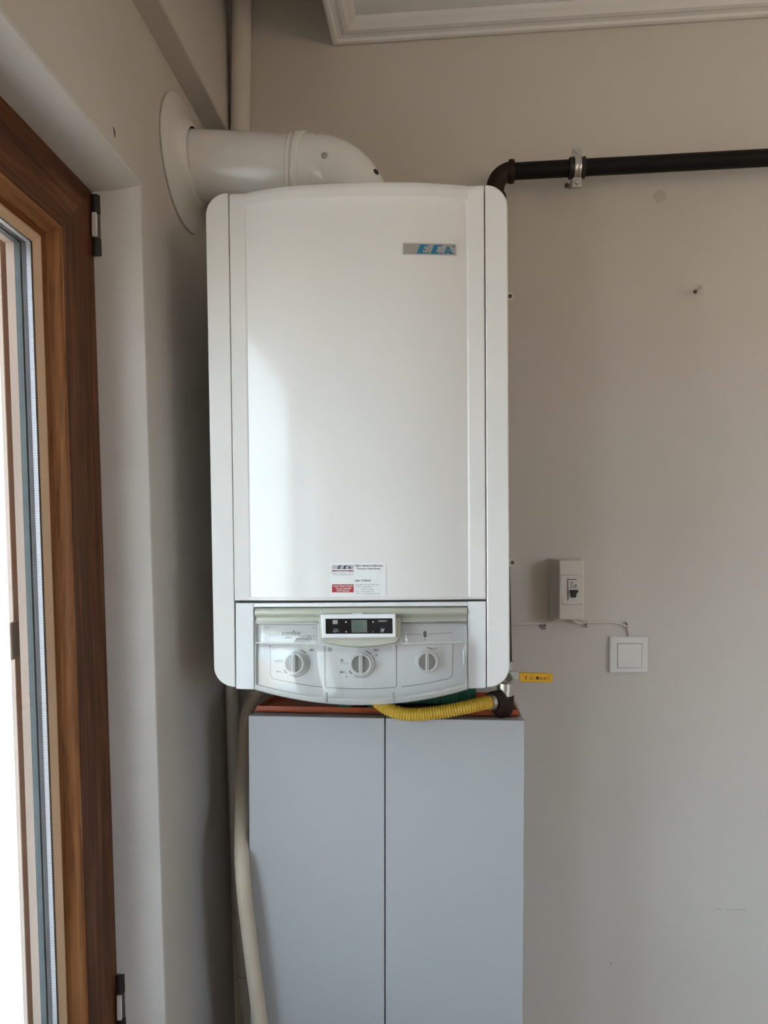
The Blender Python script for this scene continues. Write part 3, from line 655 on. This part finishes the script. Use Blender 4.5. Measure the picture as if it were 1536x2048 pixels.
for c in ((691.8, 1244, 1.6), (692.3, 1263.5, 1.3), (746.3, 1244, 1.4), (746, 1263.5, 0.9)): plate(mb, dsp, [(c[0] + c[2] * math.cos(a * .785), c[1] + 1.25 * c[2] * math.sin(a * .785)) for a in range(8)], d_)
letter(mb, lambda u, v, off: dsp(u, v, d_), 'COMFORT', 756, 1240.2, 774, 1243.8, bold=0.012)
for seg in ([(667, 1263.5), (667.5, 1260), (671, 1257.5)], [(667, 1264), (670, 1264.3), (671.5, 1260.5)], [(673, 1264), (673.5, 1258.5), (676.5, 1259)], [(676, 1261), (676.6, 1264)],
            [(761.5, 1264.5), (762.5, 1256.5), (765, 1256.5), (764, 1264)], [(765.5, 1264.5), (768.6, 1257)], [(764.5, 1258), (767, 1262)]): stroke(mb, dsp, seg, 0.9, d_)
tag(mb.build('display_icons', M['icon'], screen), kind='stuff')
# clear flap
def fl(u, v, off): return low_surf(u, v, off)
mb = MB()
mb.grid([[fl(510 + 126 * i / 8, v, o_) for i in range(9)] for v, o_ in ((1247.5, 0.002), (1286.5, 0.004), (1288, 0.0085))])
mb.grid([[fl(803.5 + 130 * i / 8, v - 3 * i / 8, o_) for i in range(9)] for v, o_ in ((1244, 0.002), (1287, 0.004), (1289, 0.0085))])
def topv(u): return 1288.5 if u < 640 else (1288.5 - 3.5 * (u - 800) / 135 if u > 800 else 1289 + 8 * math.sin(math.pi * (u - 640) / 160))
uf = [509.5 + 425.5 * i / 40 for i in range(41)]
mb.grid([[fl(u, topv(u) + (1378 + sag(u) - topv(u)) * t, 0.0085 + 0.003 * math.sin(math.pi * t)) for u in uf] for t in (0, 0.15, 0.3, 0.5, 0.7, 0.85, 1.0)])
flap = mb.build('clear_flap', M['flap'], boiler, solid=0.0016, angle=40)
tag(flap, 'transparent hinged plastic flap over the knobs')
mb = MB()
mb.grid([[fl(u, 1366 + sag(u), 0.0098) for u in uf], [fl(u, 1369 + sag(u), 0.0125) for u in uf], [fl(u, 1378 + sag(u), 0.0115) for u in uf], [fl(u, 1379.5 + sag(u), 0.007) for u in uf], [fl(u, 1379.5 + sag(u), -0.02) for u in uf]])
mb.grid([[fl(u, v, o_) for v in (1289, 1320, 1350, 1377)] for u, o_ in ((929, 0.0102), (931, 0.0118), (934.3, 0.0112), (935, -0.008))])
mb.grid([[fl(u, v, o_) for v in (1289, 1320, 1350, 1378)] for u, o_ in ((514, 0.0102), (512, 0.0118), (510, 0.0112), (509.4, -0.008))])
for q in ([(511, 1285.5), (636, 1287)], [(803, 1287.5), (933, 1284)]):
    stroke(mb, fl, [(q[0][0] + (q[1][0] - q[0][0]) * i / 8, q[0][1] + (q[1][1] - q[0][1]) * i / 8) for i in range(9)], 3.2, 0.0102)
stroke(mb, fl, [(636.5, 1247), (638, 1288)], 2.4, 0.006)
stroke(mb, fl, [(510, 1246), (636, 1247)], 2.4, 0.004); stroke(mb, fl, [(804, 1242.5), (934, 1240)], 2.4, 0.004)
mb.build('flap_rim', M['rim'], flap, angle=30)
for u in (652, 786.5):
    mb = MB(); mb.prism([fl(a_, b_, 0.0135) for a_, b_ in ((u - 1.4, 1386), (u + 1.6, 1385), (u + 1.5, 1404), (u - 1.3, 1404))], (0, 0.004, 0)); mb.build('flap_catch', M['knobgrey'], flap)
# small clips on the right flank
for (u, v, h) in ((1019.5, 593, 8), (1024, 1125, 8)):
    c = PY(u, v, -0.2535)
    t = MB().box((c.x - 0.03, -0.2545, c.z - 0.006), (c.x + 0.005, -0.2525, c.z + 0.006)).build('side_clip', M['sw'] if v < 1000 else M['steel'], boiler)
    MB().lathe([(0.0032, 0), (0.003, 0.0015), (0.0012, 0.0018), (0.001, 0.0008), (0, 0.0008)], (c.x + 0.0005, -0.2545, c.z), (0, -1, 0), 14).build('clip_screw', M['dark_steel'], t)
# wall bracket
MB().box((0.13, -0.022, 1.9), (0.49, 0.0, 1.94)).build('hanging_bracket', M['steel'], boiler)

# ================================================================== FLUE
YF = -0.165
fa = PY(372, 331, YF); fb = PY(588, 341.5, YF); RF = 0.0560
ax = (fb - fa).normalized()
x_wall = lean(fa.z)
fa = fa - ax * ((fa.x - x_wall - 0.006) / ax.x)
flue = thing('flue_pipe', (x_wall, YF, fa.z), 'white horizontal flue pipe with elbow leaving the boiler top into the wall', 'flue pipe')
MB().tube([fa, fb + ax * 0.005], RF, 48).build('pipe', M['flue'], flue)
RFL = 0.108
mb = MB(); mb.lathe([(RFL, 0.0002), (RFL, 0.003), (RFL - 0.002, 0.0042), (0.085, 0.008), (0.072, 0.012), (0.066, 0.018), (0.0632, 0.024), (0.061, 0.026), (RF + 0.0003, 0.026)], (x_wall + 0.001, YF - 0.002, fa.z), (1, 0, 0.02), 64)
mb.build('wall_collar', M['fluering'], flue, angle=40)
c1 = fb
mb = MB(); mb.lathe([(RF, -0.002), (RF + 0.0025, 0), (RF + 0.0025, 0.006), (RF + 0.001, 0.007), (RF + 0.001, 0.009), (RF + 0.0048, 0.010), (RF + 0.0052, 0.012), (RF + 0.0052, 0.020), (RF + 0.0045, 0.022), (RF + 0.0018, 0.0225), (RF + 0.0018, 0.040), (RF + 0.0008, 0.0405)], c1 - ax * 0.003, ax, 48)
mb.build('joint_ring', M['flue'], flue, angle=30)
RB = 0.078; c2_ = c1 + ax * 0.034
ctr = c2_ + Vector((0, 0, -RB))
path = [c2_ - ax * 0.006] + [ctr + Vector((math.sin(a) * RB, 0, math.cos(a) * RB)) for a in [math.radians(90 * i / 18) for i in range(19)]] + [ctr + Vector((RB, 0, -0.03))]
path = [Vector((p.x, p.y, max(p.z, 2.0605))) for p in path if p.z > 2.05]
MB().tube(path, RF + 0.0008, 40).build('elbow', M['flue'], flue)
def flue_screw(u, v, dirn):
    p0 = PY(u, v, YF); 
    d = ray(u, v).normalized(); best = None
    p = CAM.copy()
    for i in range(3000):
        p = CAM + d * (1.1 + i * 0.0002)
        if min((p - q).length for q in path) < RF + 0.001: best = p; break
    if best is None: return
    q = min(path, key=lambda q_: (best - q_).length); n_ = (best - q).normalized()
    MB().lathe([(0.0052, -0.001), (0.0052, 0.0012), (0.004, 0.0024), (0.0018, 0.0026), (0.0016, 0.0012), (0, 0.0012)], best, n_, 16).build('screw', M['steel'] if u < 700 else M['black'], flue)
flue_screw(649, 311, 0)
flue_screw(752, 344, 0)

# ================================================================== GAS PIPE (black) AND CLAMP
YG = -0.07
ga = PY(1024, 343, YG); gb = PY(1536, 315.5, YG); gd = (gb - ga).normalized()
gas = thing('gas_pipe', (ga.x, YG, ga.z), 'black steel gas pipe along the wall with a brown elbow above the boiler', 'pipe')
MB().tube([ga - gd * 0.006, ga + gd * 1.6], 0.0143, 24).build('pipe', M['blackpipe'], gas)
dtop = PY(990, 385, YG); dbot = PY(1009.5, 1322, -0.215)
RE = 0.021
pe = [ga + gd * 0.002]
e0 = Vector((dtop.x, YG, ga.z)); dd = (dbot - dtop).normalized()
pe = [ga + gd * 0.001] + [ga.lerp(e0, 0) + Vector(((e0.x - ga.x) * math.sin(math.radians(a)), 0, -(ga.x - e0.x) * (1 - math.cos(math.radians(a))))) for a in range(0, 91, 10)] + [Vector((e0.x, YG, ga.z - (ga.x - e0.x) - 0.012))]
MB().tube(pe, [0.0165] * len(pe), 24).build('elbow', M['iron'], gas)
MB().lathe([(0.0143, -0.003), (0.0190, -0.0025), (0.0200, 0), (0.0200, 0.006), (0.0190, 0.008), (0.0145, 0.0085)], ga - gd * 0.004, gd, 28).build('elbow_collar', M['iron'], gas)
MB().lathe([(0.0143, -0.002), (0.0195, -0.0015), (0.0200, 0.0), (0.0200, 0.006), (0.0190, 0.0075), (0.0145, 0.008)], pe[-1], (0, 0, -1), 28).build('elbow_collar', M['iron'], gas)
MB().tube([pe[-1], dbot], 0.0120, 20).build('drop_pipe', M['iron'], gas)
# clamp
cc = PY(1154, 336, YG)
cc = ga + gd * ((cc - ga).dot(gd))
cl = thing('pipe_clamp', (cc.x, 0, cc.z), 'zinc pipe clamp with two bolts around the black gas pipe', 'pipe clamp')
MB().lathe([(0.0146, -0.014), (0.0178, -0.014), (0.0182, -0.012), (0.0172, -0.008), (0.0172, 0.008), (0.0182, 0.012), (0.0178, 0.014), (0.0146, 0.014)], cc, gd, 28).build('rubber_lining', M['rubber'], cl)
MB().lathe([(0.0172, -0.006), (0.0192, -0.0058), (0.0196, -0.004), (0.0188, -0.0025), (0.0188, 0.0025), (0.0196, 0.004), (0.0192, 0.0058), (0.0172, 0.006)], cc, gd, 28).build('band', M['steel'], cl)
for sgn in (1, -1):
    z = cc.z + sgn * 0.0268
    e = MB().box((cc.x - 0.0085, YG - 0.0042, z - 0.0085), (cc.x + 0.0085, YG - 0.0012, z + 0.0085)).box((cc.x - 0.0085, YG + 0.0012, z - 0.0085), (cc.x + 0.0085, YG + 0.0042, z + 0.0085)).build('clamp_ear', M['steel'], cl, bevel=0.0008)
    MB().lathe([(0.0030, -0.012), (0.0030, 0.0), (0.0052, 0.0), (0.0052, 0.002), (0.004, 0.0034), (0.0014, 0.0034), (0.0012, 0.0018), (0, 0.0018)], (cc.x, YG - 0.0042, z), (0, -1, 0), 16).build('bolt', M['steel'], e)
MB().tube([(cc.x, YG + 0.019, cc.z), (cc.x, -0.0005, cc.z)], 0.004, 12).build('stud', M['steel'], cl)
# stray wall screw beside the clamp
p = PY(1133, 373, -0.006)
ws = thing('wall_screw', (p.x, 0, p.z), 'small loose screw in a wall plug just under the pipe clamp', 'screw')
MB().tube([(p.x + 0.003, -0.0004, p.z + 0.006), (p.x, -0.010, p.z)], 0.0018, 8).build('shank', M['dark_steel'], ws)
MB().lathe([(0, 0.003), (0.0016, 0.003), (0.0042, 0.0022), (0.0044, 0), (0.0018, -0.002)], (p.x, -0.010, p.z), (-0.3, -1, -0.5), 14).build('screw_head', M['dark_steel'], ws)
# nail on the right
p = PY(1401, 575, 0.0); q = PY(1390.5, 583.5, -0.026)
nl = thing('nail', (p.x, 0, p.z), 'bent steel nail alone on the bare wall right of the boiler', 'nail')
MB().tube([(p.x, -0.0003, p.z), tuple(q)], 0.0016, 8).build('shank', M['steel'], nl)
MB().lathe([(0, 0.0014), (0.0034, 0.001), (0.0036, 0), (0.0015, -0.0008)], q, (q - p), 12).build('nail_head', M['dark_steel'], nl)
p = PY(1402, 574, 0.0)
MB().lathe([(0, 0.0008), (0.0035, 0.0006), (0.0045, 0)], (p.x, 0, p.z), (0, -1, 0), 12).build('plug', M['stain'], nl)

# ================================================================== GAS VALVE, ELBOW AND YELLOW HOSE
YV = -0.215
vc = PY(1015, 1352, YV)
gv = thing('gas_valve', (vc.x, YV, vc.z - 0.05), 'ball valve with yellow lever on the gas pipe at the boiler corner', 'valve')
MB().lathe([(0.0100, 0.024), (0.0135, 0.024), (0.0138, 0.012), (0.0120, 0.010), (0.0140, 0.006), (0.0150, 0.0), (0.0140, -0.006), (0.0120, -0.010), (0.0135, -0.012), (0.0135, -0.024), (0.0100, -0.024)], (dbot.x + 0.001, YV, vc.z), (0, 0, 1), 6 * 4).build('valve_body', M['steel'], gv)
MB().lathe([(0.0048, 0), (0.0048, 0.012), (0.0075, 0.012), (0.0075, 0.017), (0.005, 0.018), (0, 0.018)], (dbot.x + 0.004, YV - 0.010, vc.z + 0.001), (0, -1, 0), 6).build('valve_stem', M['dark_steel'], gv, angle=20)
YL = YV - 0.022
lq = [(1012, 1346), (1026, 1342.5), (1039, 1345), (1039, 1361), (1026, 1358), (1012, 1358)]
MB().prism([PY(u, v, YL) for u, v in lq], (0, 0.003, 0)).build('lever', M['steel'], gv, bevel=0.0006)
sl = [(1039, 1345), (1101, 1347)] + arc((1101, 1352), 80, 0, 5, 5, 4) + arc((1101, 1360.5), 0, -85, 5, 5, 4) + [(1040, 1364)]
sleeve = MB().prism([PY(u, v, YL - 0.0025) for u, v in sl], (0, 0.008, 0)).build('lever_sleeve', M['yellow2'], gv, bevel=0.0014)
def ls(u, v, off=0.0): return PY(u, v, YL - 0.0025 - off)
mb = MB()
letter(mb, ls, 'kar-fa', 1080, 1353.5, 1092, 1359, 0.0003, bold=0.02)
plate(mb, ls, [(1075 + 3.6 * math.cos(a * .524), 1356 + 3.6 * math.sin(a * .524)) for a in range(12)], 0.0003)
plate(mb, ls, [(1051, 1352), (1053, 1352), (1053, 1359), (1051, 1359)], 0.0003)
stroke(mb, ls, [(1060, 1355), (1063, 1352.5), (1066, 1355), (1063, 1357)], 1.0, 0.0003); letter(mb, ls, 'TSE-EN', 1057.5, 1356.8, 1068.5, 1359.4, 0.0003)
stroke(mb, ls, [(1094, 1352), (1097, 1356), (1094, 1360)], 0.8, 0.0003); stroke(mb, ls, [(1097.5, 1353), (1100, 1352.5)], 0.9, 0.0003); stroke(mb, ls, [(1098, 1360.5), (1100.5, 1360)], 0.9, 0.0003)
tag(mb.build('lever_print', M['maroon'], sleeve), kind='stuff')
MB().lathe([(0.0100, 0), (0.0128, 0), (0.0128, 0.010), (0.010, 0.010)], (dbot.x + 0.0005, YV, vc.z - 0.034), (0, 0, 1), 24).build('valve_union', M['steel'], gv)
# elbow
ge = thing('elbow_fitting', (dbot.x, YV, 1.2995), 'dark brown iron elbow joining the gas valve to the yellow hose', 'pipe elbow')
ex, ez = dbot.x - 0.001, vc.z - 0.034
h0 = PY(988, 1403.5, -0.235)
pth = smooth_path([(ex, YV, ez), (ex, YV, ez - 0.012), (ex - 0.003, YV - 0.003, ez - 0.021), (ex - 0.010, YV - 0.010, h0.z + 0.001), (h0.x - 0.001, h0.y, h0.z)], 6)
MB().tube(pth, [0.0150] * 3 + [0.0160] * (len(pth) - 6) + [0.0150] * 3, 24).build('elbow_body', M['iron'], ge)
hd = (pth[-1] - pth[-3]).normalized()
MB().lathe([(0.0140, -0.002), (0.0170, -0.001), (0.0172, 0.004), (0.0140, 0.005)], pth[-1] - hd * 0.004, hd, 24).build('elbow_rim', M['iron'], ge)
MB().lathe([(0.0145, -0.003), (0.0165, -0.003), (0.0165, 0.004), (0.0145, 0.004)], (ex, YV, ez - 0.003), (0, 0, 1), 24).build('elbow_rim', M['iron'], ge)
# corrugated hose
gh = thing('gas_hose', tuple(pth[-1]), 'yellow corrugated gas hose sagging between the elbow and the boiler underside', 'hose')
hp = smooth_path([pth[-1] + hd * 0.001, PY(964, 1407, -0.248), PY(932, 1414.5, -0.2605), PY(885, 1423.5, -0.2655), PY(825, 1429, -0.268), PY(785, 1422, -0.2655), PY(760, 1407, -0.255), PY(745, 1388, -0.235), PY(741, 1368, -0.215)], 24)
acc = [0.0]
for i in range(1, len(hp)): acc.append(acc[-1] + (hp[i] - hp[i - 1]).length)
tot = acc[-1]; nst = 420; out = []; rr = []; j = 0
for i in range(nst + 1):
    d = tot * i / nst
    while j < len(acc) - 2 and acc[j + 1] < d: j += 1
    f = (d - acc[j]) / max(1e-9, acc[j + 1] - acc[j]); out.append(hp[j].lerp(hp[j + 1], f)); rr.append(0.0106 + 0.0008 * math.cos(2 * math.pi * d / 0.0043))
MB().tube(out, rr, 18).build('corrugated_hose', M['yellow'], gh, angle=180)
MB().lathe([(0.0095, -0.004), (0.0132, -0.004), (0.0135, 0.0), (0.0132, 0.003), (0.0095, 0.003)], out[0] + (out[6] - out[0]).normalized() * 0.004, (out[6] - out[0]), 24).build('end_ring', M['steel'], gh)

# ================================================================== CABINET
YC = -0.25
CX0, CX1 = 0.1176, 0.5730
CZ = 1.2652
cab = thing('wall_cabinet', ((CX0 + CX1) / 2, -0.12, 0), 'tall white two-door melamine cabinet standing below the boiler', 'cabinet')
cm = PY(770, 1436, YC).x
for x0, x1 in ((CX0, cm - 0.0010), (cm + 0.0010, CX1)):
    MB().box((x0, YC, 0.09), (x1, YC + 0.018, CZ)).build('door', M['cab'], cab, bevel=0.0008)
MB().box((CX0 + 0.001, YC + 0.0192, 0.07), (CX0 + 0.018, -0.002, CZ - 0.0005)).build('side_panel', M['cab'], cab)
MB().box((CX1 - 0.018, YC + 0.0192, 0.07), (CX1 - 0.001, -0.002, CZ - 0.0005)).build('side_panel', M['cab'], cab)
MB().box((CX0 + 0.0182, YC + 0.0192, CZ - 0.018), (CX1 - 0.0182, -0.002, CZ - 0.0005)).build('top_panel', M['cabtop'], cab)
MB().box((CX0 + 0.0182, -0.008, 0.07), (CX1 - 0.0182, -0.002, CZ - 0.019)).build('back_panel', M['cab'], cab)
MB().box((CX0 + 0.01, YC + 0.05, 0.0), (CX1 - 0.01, -0.002, 0.069)).build('plinth', M['cab'], cab)
# orange tray
tx0, tx1 = CX0 + 0.001, PY(1040, 1430, -0.215).x
tray = thing('orange_tray', ((tx0 + tx1) / 2, -0.12, CZ), 'shallow orange plastic tray lying on top of the cabinet', 'tray')
ty0, ty1 = -0.2165, -0.020
def tl(d, z): return [(tx0 + d, ty0 + d, CZ + z), (tx1 - d, ty0 + d, CZ + z), (tx1 - d, ty1 - d, CZ + z), (tx0 + d, ty1 - d, CZ + z)]
mb = MB(); mb.grid([tl(0.004, 0.0003), tl(0.0, 0.002), tl(0.0, 0.0035), tl(0.002, 0.004), tl(0.0035, 0.0105), tl(0.0055, 0.0105), tl(0.007, 0.002)], loop=True)
n0 = len(mb.v); mb.f.append((n0 - 4, n0 - 3, n0 - 2, n0 - 1)); mb.f.append((3, 2, 1, 0))
mb.build('tray_shell', M['orange'], tray, angle=25)
# green basket in the tray
gx0, gx1 = PY(672, 1410, -0.198).x, PY(952, 1395, -0.198).x
gy0, gy1 = -0.198, -0.06; gz0, gz1 = CZ + 0.0145, CZ + 0.058
bas = thing('green_basket', ((gx0 + gx1) / 2, -0.13, CZ + 0.002), 'dark green ribbed plastic basket in the orange tray under the boiler', 'basket')
mb = MB()
mb.box((gx0, gy0, gz0), (gx1, gy1, gz0 + 0.002)).box((gx0, gy0, gz0), (gx1, gy0 + 0.002, gz1)).box((gx0, gy1 - 0.002, gz0), (gx1, gy1, gz1)).box((gx0, gy0, gz0), (gx0 + 0.002, gy1, gz1)).box((gx1 - 0.002, gy0, gz0), (gx1, gy1, gz1))
mb.build('basket_shell', M['green'], bas)
for i in range(9):
    x = gx0 + 0.006 + (gx1 - gx0 - 0.012) * i / 8
    MB().hexa([(x - 0.004, gy0 - 0.0075, gz0 + 0.004), (x + 0.001, gy0 - 0.0075, gz0 + 0.004), (x + 0.003, gy0 - 0.0005, gz0), (x - 0.006, gy0 - 0.0005, gz0),
               (x - 0.008, gy0 - 0.010, gz1), (x + 0.006, gy0 - 0.010, gz1), (x + 0.008, gy0 - 0.0005, gz1), (x - 0.010, gy0 - 0.0005, gz1)]).build('rib', M['green'], bas)
for u in (690, 748):
    x = PY(u, 1420, -0.206).x
    MB().hexa([(x - 0.007, -0.2085, CZ + 0.0021), (x + 0.007, -0.2085, CZ + 0.0021), (x + 0.006, -0.190, CZ + 0.0021), (x - 0.006, -0.190, CZ + 0.0021),
               (x - 0.012, -0.2090, gz0 - 0.0002), (x + 0.012, -0.2090, gz0 - 0.0002), (x + 0.012, -0.188, gz0 - 0.0002), (x - 0.012, -0.188, gz0 - 0.0002)]).build('foot', M['green'], bas)
for x in (gx0 + 0.02, gx1 - 0.02):
    MB().box((x - 0.006, gy1 + 0.002 - 0.02, CZ + 0.0021), (x + 0.006, gy1 - 0.002, gz0 - 0.0002)).build('foot', M['green'], bas)

# ================================================================== PIPES IN THE LEFT CORNER
yA = -0.022
a = PY(484, 2, yA); b = PY(480.5, 270, yA)
d = (a - b).normalized()
cp_ = thing('corner_pipe', (b.x, yA, 2.10), 'cream painted riser pipe in the corner above the flue', 'pipe')
zz = lambda z: b + d * ((z - b.z) / d.z)
MB().tube([zz(2.02), zz(2.79)], 0.0185, 24).build('riser', M['pipe'], cp_)
MB().lathe([(0.0185, 0), (0.0215, 0.001), (0.0215, 0.03), (0.0185, 0.031)], zz(2.02), d, 24).build('sleeve', M['pipe'], cp_)
dp = thing('drain_pipe', (0.02, -0.03, 0.0), 'cream plastic drain pipe running down the corner left of the cabinet', 'pipe')
yD = -0.030
pts = [zz(2.018), zz(1.97), PY(472, 700, yD), PY(466, 1100, yD), PY(464, 1300, yD), PY(464, 1375, yD), PY(467, 1480, yD), PY(471, 1610, yD), PY(479, 1785, yD), PY(486.5, 1900, yD), PY(493, 1970, yD), PY(501, 2048, yD), PY(512, 2160, yD)]
dpath = smooth_path(pts, 8)
MB().tube(dpath, 0.0130, 20).build('pipe', M['pvc'], dp)
c = PY(491, 1948, yD); c3 = PY(496.5, 2005, yD)
MB().lathe([(0.0131, 0), (0.0165, 0.001), (0.0168, 0.008), (0.0160, 0.012), (0.0160, (c3 - c).length - 0.01), (0.0168, (c3 - c).length - 0.006), (0.0165, (c3 - c).length - 0.001), (0.0131, (c3 - c).length)], c, c3 - c, 24).build('coupling', M['pvc'], dp)
ch = thing('drain_hose', (0.10, -0.27, 0.0), 'cream flexible drain hose bending from the boiler in front of the cabinet edge', 'hose')
hpts = [PY(520, 1368, -0.10), PY(512, 1388, -0.085), PY(498, 1415, -0.08), PY(489.5, 1455, -0.085), PY(486, 1540, -0.12), PY(484, 1640, -0.205), PY(484, 1715, -0.258), PY(488.5, 1785, -0.270), PY(496.5, 1855, -0.272), PY(507, 1940, -0.273), PY(521, 2048, -0.274), PY(535, 2150, -0.275)]
MB().tube(smooth_path(hpts, 8), 0.0125, 20).build('hose_tube', M['hose'], ch)

# ================================================================== BREAKER BOX, CABLE, SWITCH
YBk = -0.062
bx = thing('breaker_box', (PY(1142, 1180, 0).x, 0, PY(1142, 1240, 0).z), 'cream plastic circuit breaker box on the wall right of the boiler', 'breaker box')
f0 = PY(1118.5, 1120.5, YBk); f1 = PY(1167, 1239.5, YBk); b0 = PY(1098.5, 1109, -0.001)
xr_b = f1.x + 0.004; zb1, zb0 = f0.z + 0.004, f1.z - 0.004
mb = MB()
fr = [(f0.x, f0.z), (f1.x, f0.z), (f1.x, f1.z), (f0.x, f1.z)]
bk = [(b0.x + 0.002, zb1), (xr_b, zb1), (xr_b, zb0), (b0.x + 0.002, zb0)]
zmid = (f0.z + f1.z) / 2
def fbow(z): q = (z - zmid) / ((f0.z - f1.z) / 2); return -0.004 * (1 - q * q)
nz = 10; rows = []
zs = [f0.z + (f1.z - f0.z) * i / nz for i in range(nz + 1)]
mb.grid([[(f0.x, YBk + fbow(z), z), (f1.x, YBk + fbow(z), z)] for z in zs])
for (xa, xb) in ((f0.x, b0.x + 0.002), (f1.x, xr_b)):
    mb.grid([[(xa, YBk + fbow(z), z), (xb, -0.008, zb1 + (zb0 - zb1) * i / nz)] for i, z in enumerate(zs)])
mb.add([(f0.x, YBk, f0.z), (f1.x, YBk, f0.z), (xr_b, -0.008, zb1), (b0.x + 0.002, -0.008, zb1)], [(0, 1, 2, 3)])
mb.add([(f0.x, YBk, f1.z), (f1.x, YBk, f1.z), (xr_b, -0.008, zb0), (b0.x + 0.002, -0.008, zb0)], [(3, 2, 1, 0)])
mb.build('cover', M['ebox'], bx, weld=True, bevel=0.002, angle=30)
MB().box((b0.x, -0.0078, zb0 - 0.001), (xr_b + 0.002, -0.0002, zb1 + 0.001)).build('base_plate', M['ebox'], bx, bevel=0.002)
def eb(u, v, off=0.0):
    y = YBk
    for _ in range(3):
        p = PY(u, v, y); y = YBk + fbow(p.z) - off
    return PY(u, v, y)
mb = MB()
q1 = [(1122.5, 1151), (1162, 1151), (1162, 1208.5), (1124, 1208.5)]
mb.prism([eb(u, v, 0.0012) for u, v in q1], (0, 0.004, 0)); mb.build('window_lid', M['ebox'], bx, bevel=0.0006)
mb = MB(); stroke(mb, eb, [(1122, 1150), (1123.6, 1209.2), (1162.5, 1209.2), (1162.5, 1150), (1122, 1150)], 1.2, 0.0003); mb.build('lid_groove', M['groove'], bx)
mb = MB(); mb.prism([eb(u, v, 0.0020) for u, v in ((1135, 1158.5), (1156.5, 1158.5), (1157, 1202), (1135.8, 1201))], (0, 0.003, 0)); brk = mb.build('breaker', M['ebox'], bx)
mb = MB(); stroke(mb, eb, [(1135, 1159), (1153, 1159)], 1.6, 0.0024); stroke(mb, eb, [(1135.8, 1160), (1136.2, 1201)], 1.0, 0.0024)
letter(mb, eb, 'CE', 1146.5, 1169, 1153.5, 1175, 0.0024, bold=0.02)
for v in (1168.5, 1171, 1173.5, 1176): stroke(mb, eb, [(1140, v), (1145, v)], 0.7, 0.0024)
stroke(mb, eb, [(1140, 1165.5), (1147.5, 1165)], 0.9, 0.0024); stroke(mb, eb, [(1143.5, 1163), (1143.5, 1166)], 0.9, 0.0024)
tag(mb.build('breaker_print', M['inkdark'], brk), kind='stuff')
tp = [(1140.2, 1180), (1156.8, 1180), (1156.6, 1184.5), (1153.2, 1186.5), (1152.2, 1195), (1142.6, 1195), (1142.4, 1186.5), (1140.2, 1184.5)]
mb = MB(); mb.prism([eb(u, v, 0.0075) for u, v in tp], (0, 0.006, 0)); mb.build('breaker_toggle', M['toggle'], brk, bevel=0.0006)
mb = MB(); plate(mb, lambda u, v, off: PY(u, v, -0.030), [(1110, 1111.5), (1113, 1112), (1125, 1119.5), (1119, 1119.5)]) ; 
# light switch
sw = thing('light_switch', (PY(1258, 1310, 0).x, 0, PY(1258, 1345, 0).z), 'white square rocker light switch below the breaker box', 'light switch')
MB().prism([PY(u, v, -0.0095) for u, v in ((1219.5, 1273.5), (1296.5, 1274.0), (1297, 1345.5), (1219.5, 1345.5))], (0, 0.0092, 0)).build('switch_plate', M['sw'], sw, bevel=0.002)
MB().prism([PY(u, v, -0.0098) for u, v in ((1234.2, 1285.8), (1285.2, 1286.3), (1283.4, 1336.2), (1234.2, 1336.2))], (0, 0.001, 0)).build('rocker_gap', M['groove'], sw)
rk = [PY(1235.5, 1287.5, -0.0099), PY(1283.5, 1288, -0.0099), PY(1281.5, 1335, -0.0099), PY(1235.5, 1335, -0.0099)]
mb = MB(); mb.hexa([rk[3] + Vector((0, 0.0, 0)), rk[2], rk[1], rk[0], rk[3] + Vector((0, -0.0012, 0)), rk[2] + Vector((0, -0.0055, 0)), rk[1] + Vector((0, -0.0018, 0)), rk[0] + Vector((0, -0.0012, 0))])
mb.build('rocker', M['sw'], sw, bevel=0.0012)
# cables
yk = -0.0045
def cable(name, pts, lab):
    t = MB().tube(smooth_path([PY(u, v, y) for u, v, y in pts], 6), 0.0027, 10).build(name, M['cable'])
    return tag(t, lab, 'cable', 'white cables on the back wall')
cable('power_cable', [(1005, 1249, yk), (1022, 1248.5, yk), (1060, 1247.5, yk), (1090, 1246.5, yk), (1104, 1243, -0.006), (1112, 1238, -0.012), (1116, 1233, -0.018)], 'thin white cable from behind the boiler up to the breaker box')
cable('power_cable', [(1143, 1237, -0.020), (1150, 1243, -0.012), (1160, 1245.5, -0.006), (1180, 1244.5, yk), (1210, 1243.5, yk), (1232, 1245.5, yk), (1248, 1250, yk), (1256, 1259, yk), (1258.5, 1268, yk), (1258, 1276, -0.0050)], 'thin white cable from the breaker box curving down to the light switch')
for (u, v, lab, s_) in ((1088, 1250.5, 'white cable clip on the cable left of the breaker box', 1), (1170, 1246.5, 'white cable clip just under the breaker box corner', 1), (1249.5, 1248.5, 'white cable clip where the cable bends down to the switch', 1)):
    p = PY(u, v, 0)
    k = thing('cable_clip', (p.x, 0, p.z), lab, 'cable clip', 'nail-in cable clips on the wall')
    vs_ = [(p.x + 0.0042 * math.cos(math.radians(a)), p.z + 0.001 + 0.0042 * math.sin(math.radians(a))) for a in range(0, 181, 20)]
    vs2 = [(p.x + 0.0031 * math.cos(math.radians(a)), p.z + 0.001 + 0.0031 * math.sin(math.radians(a))) for a in range(180, -1, -20)]
    o = [(p.x + 0.0042, p.z - 0.008)] + vs_ + [(p.x - 0.0042, p.z - 0.003), (p.x - 0.0031, p.z - 0.003)] + vs2 + [(p.x + 0.0031, p.z - 0.002), (p.x - 0.001, p.z - 0.004), (p.x - 0.001, p.z - 0.008)]
    MB().prism([(a, -0.0088, b_) for a, b_ in o], (0, 0.0085, 0)).build('clip_body', M['cable'], k)
    MB().lathe([(0, 0.0014), (0.0014, 0.0012), (0.0016, 0), (0.001, -0.001)], (p.x + 0.0015, -0.009, p.z - 0.006), (0, -1, 0), 10).build('clip_nail', M['dark_steel'], k)
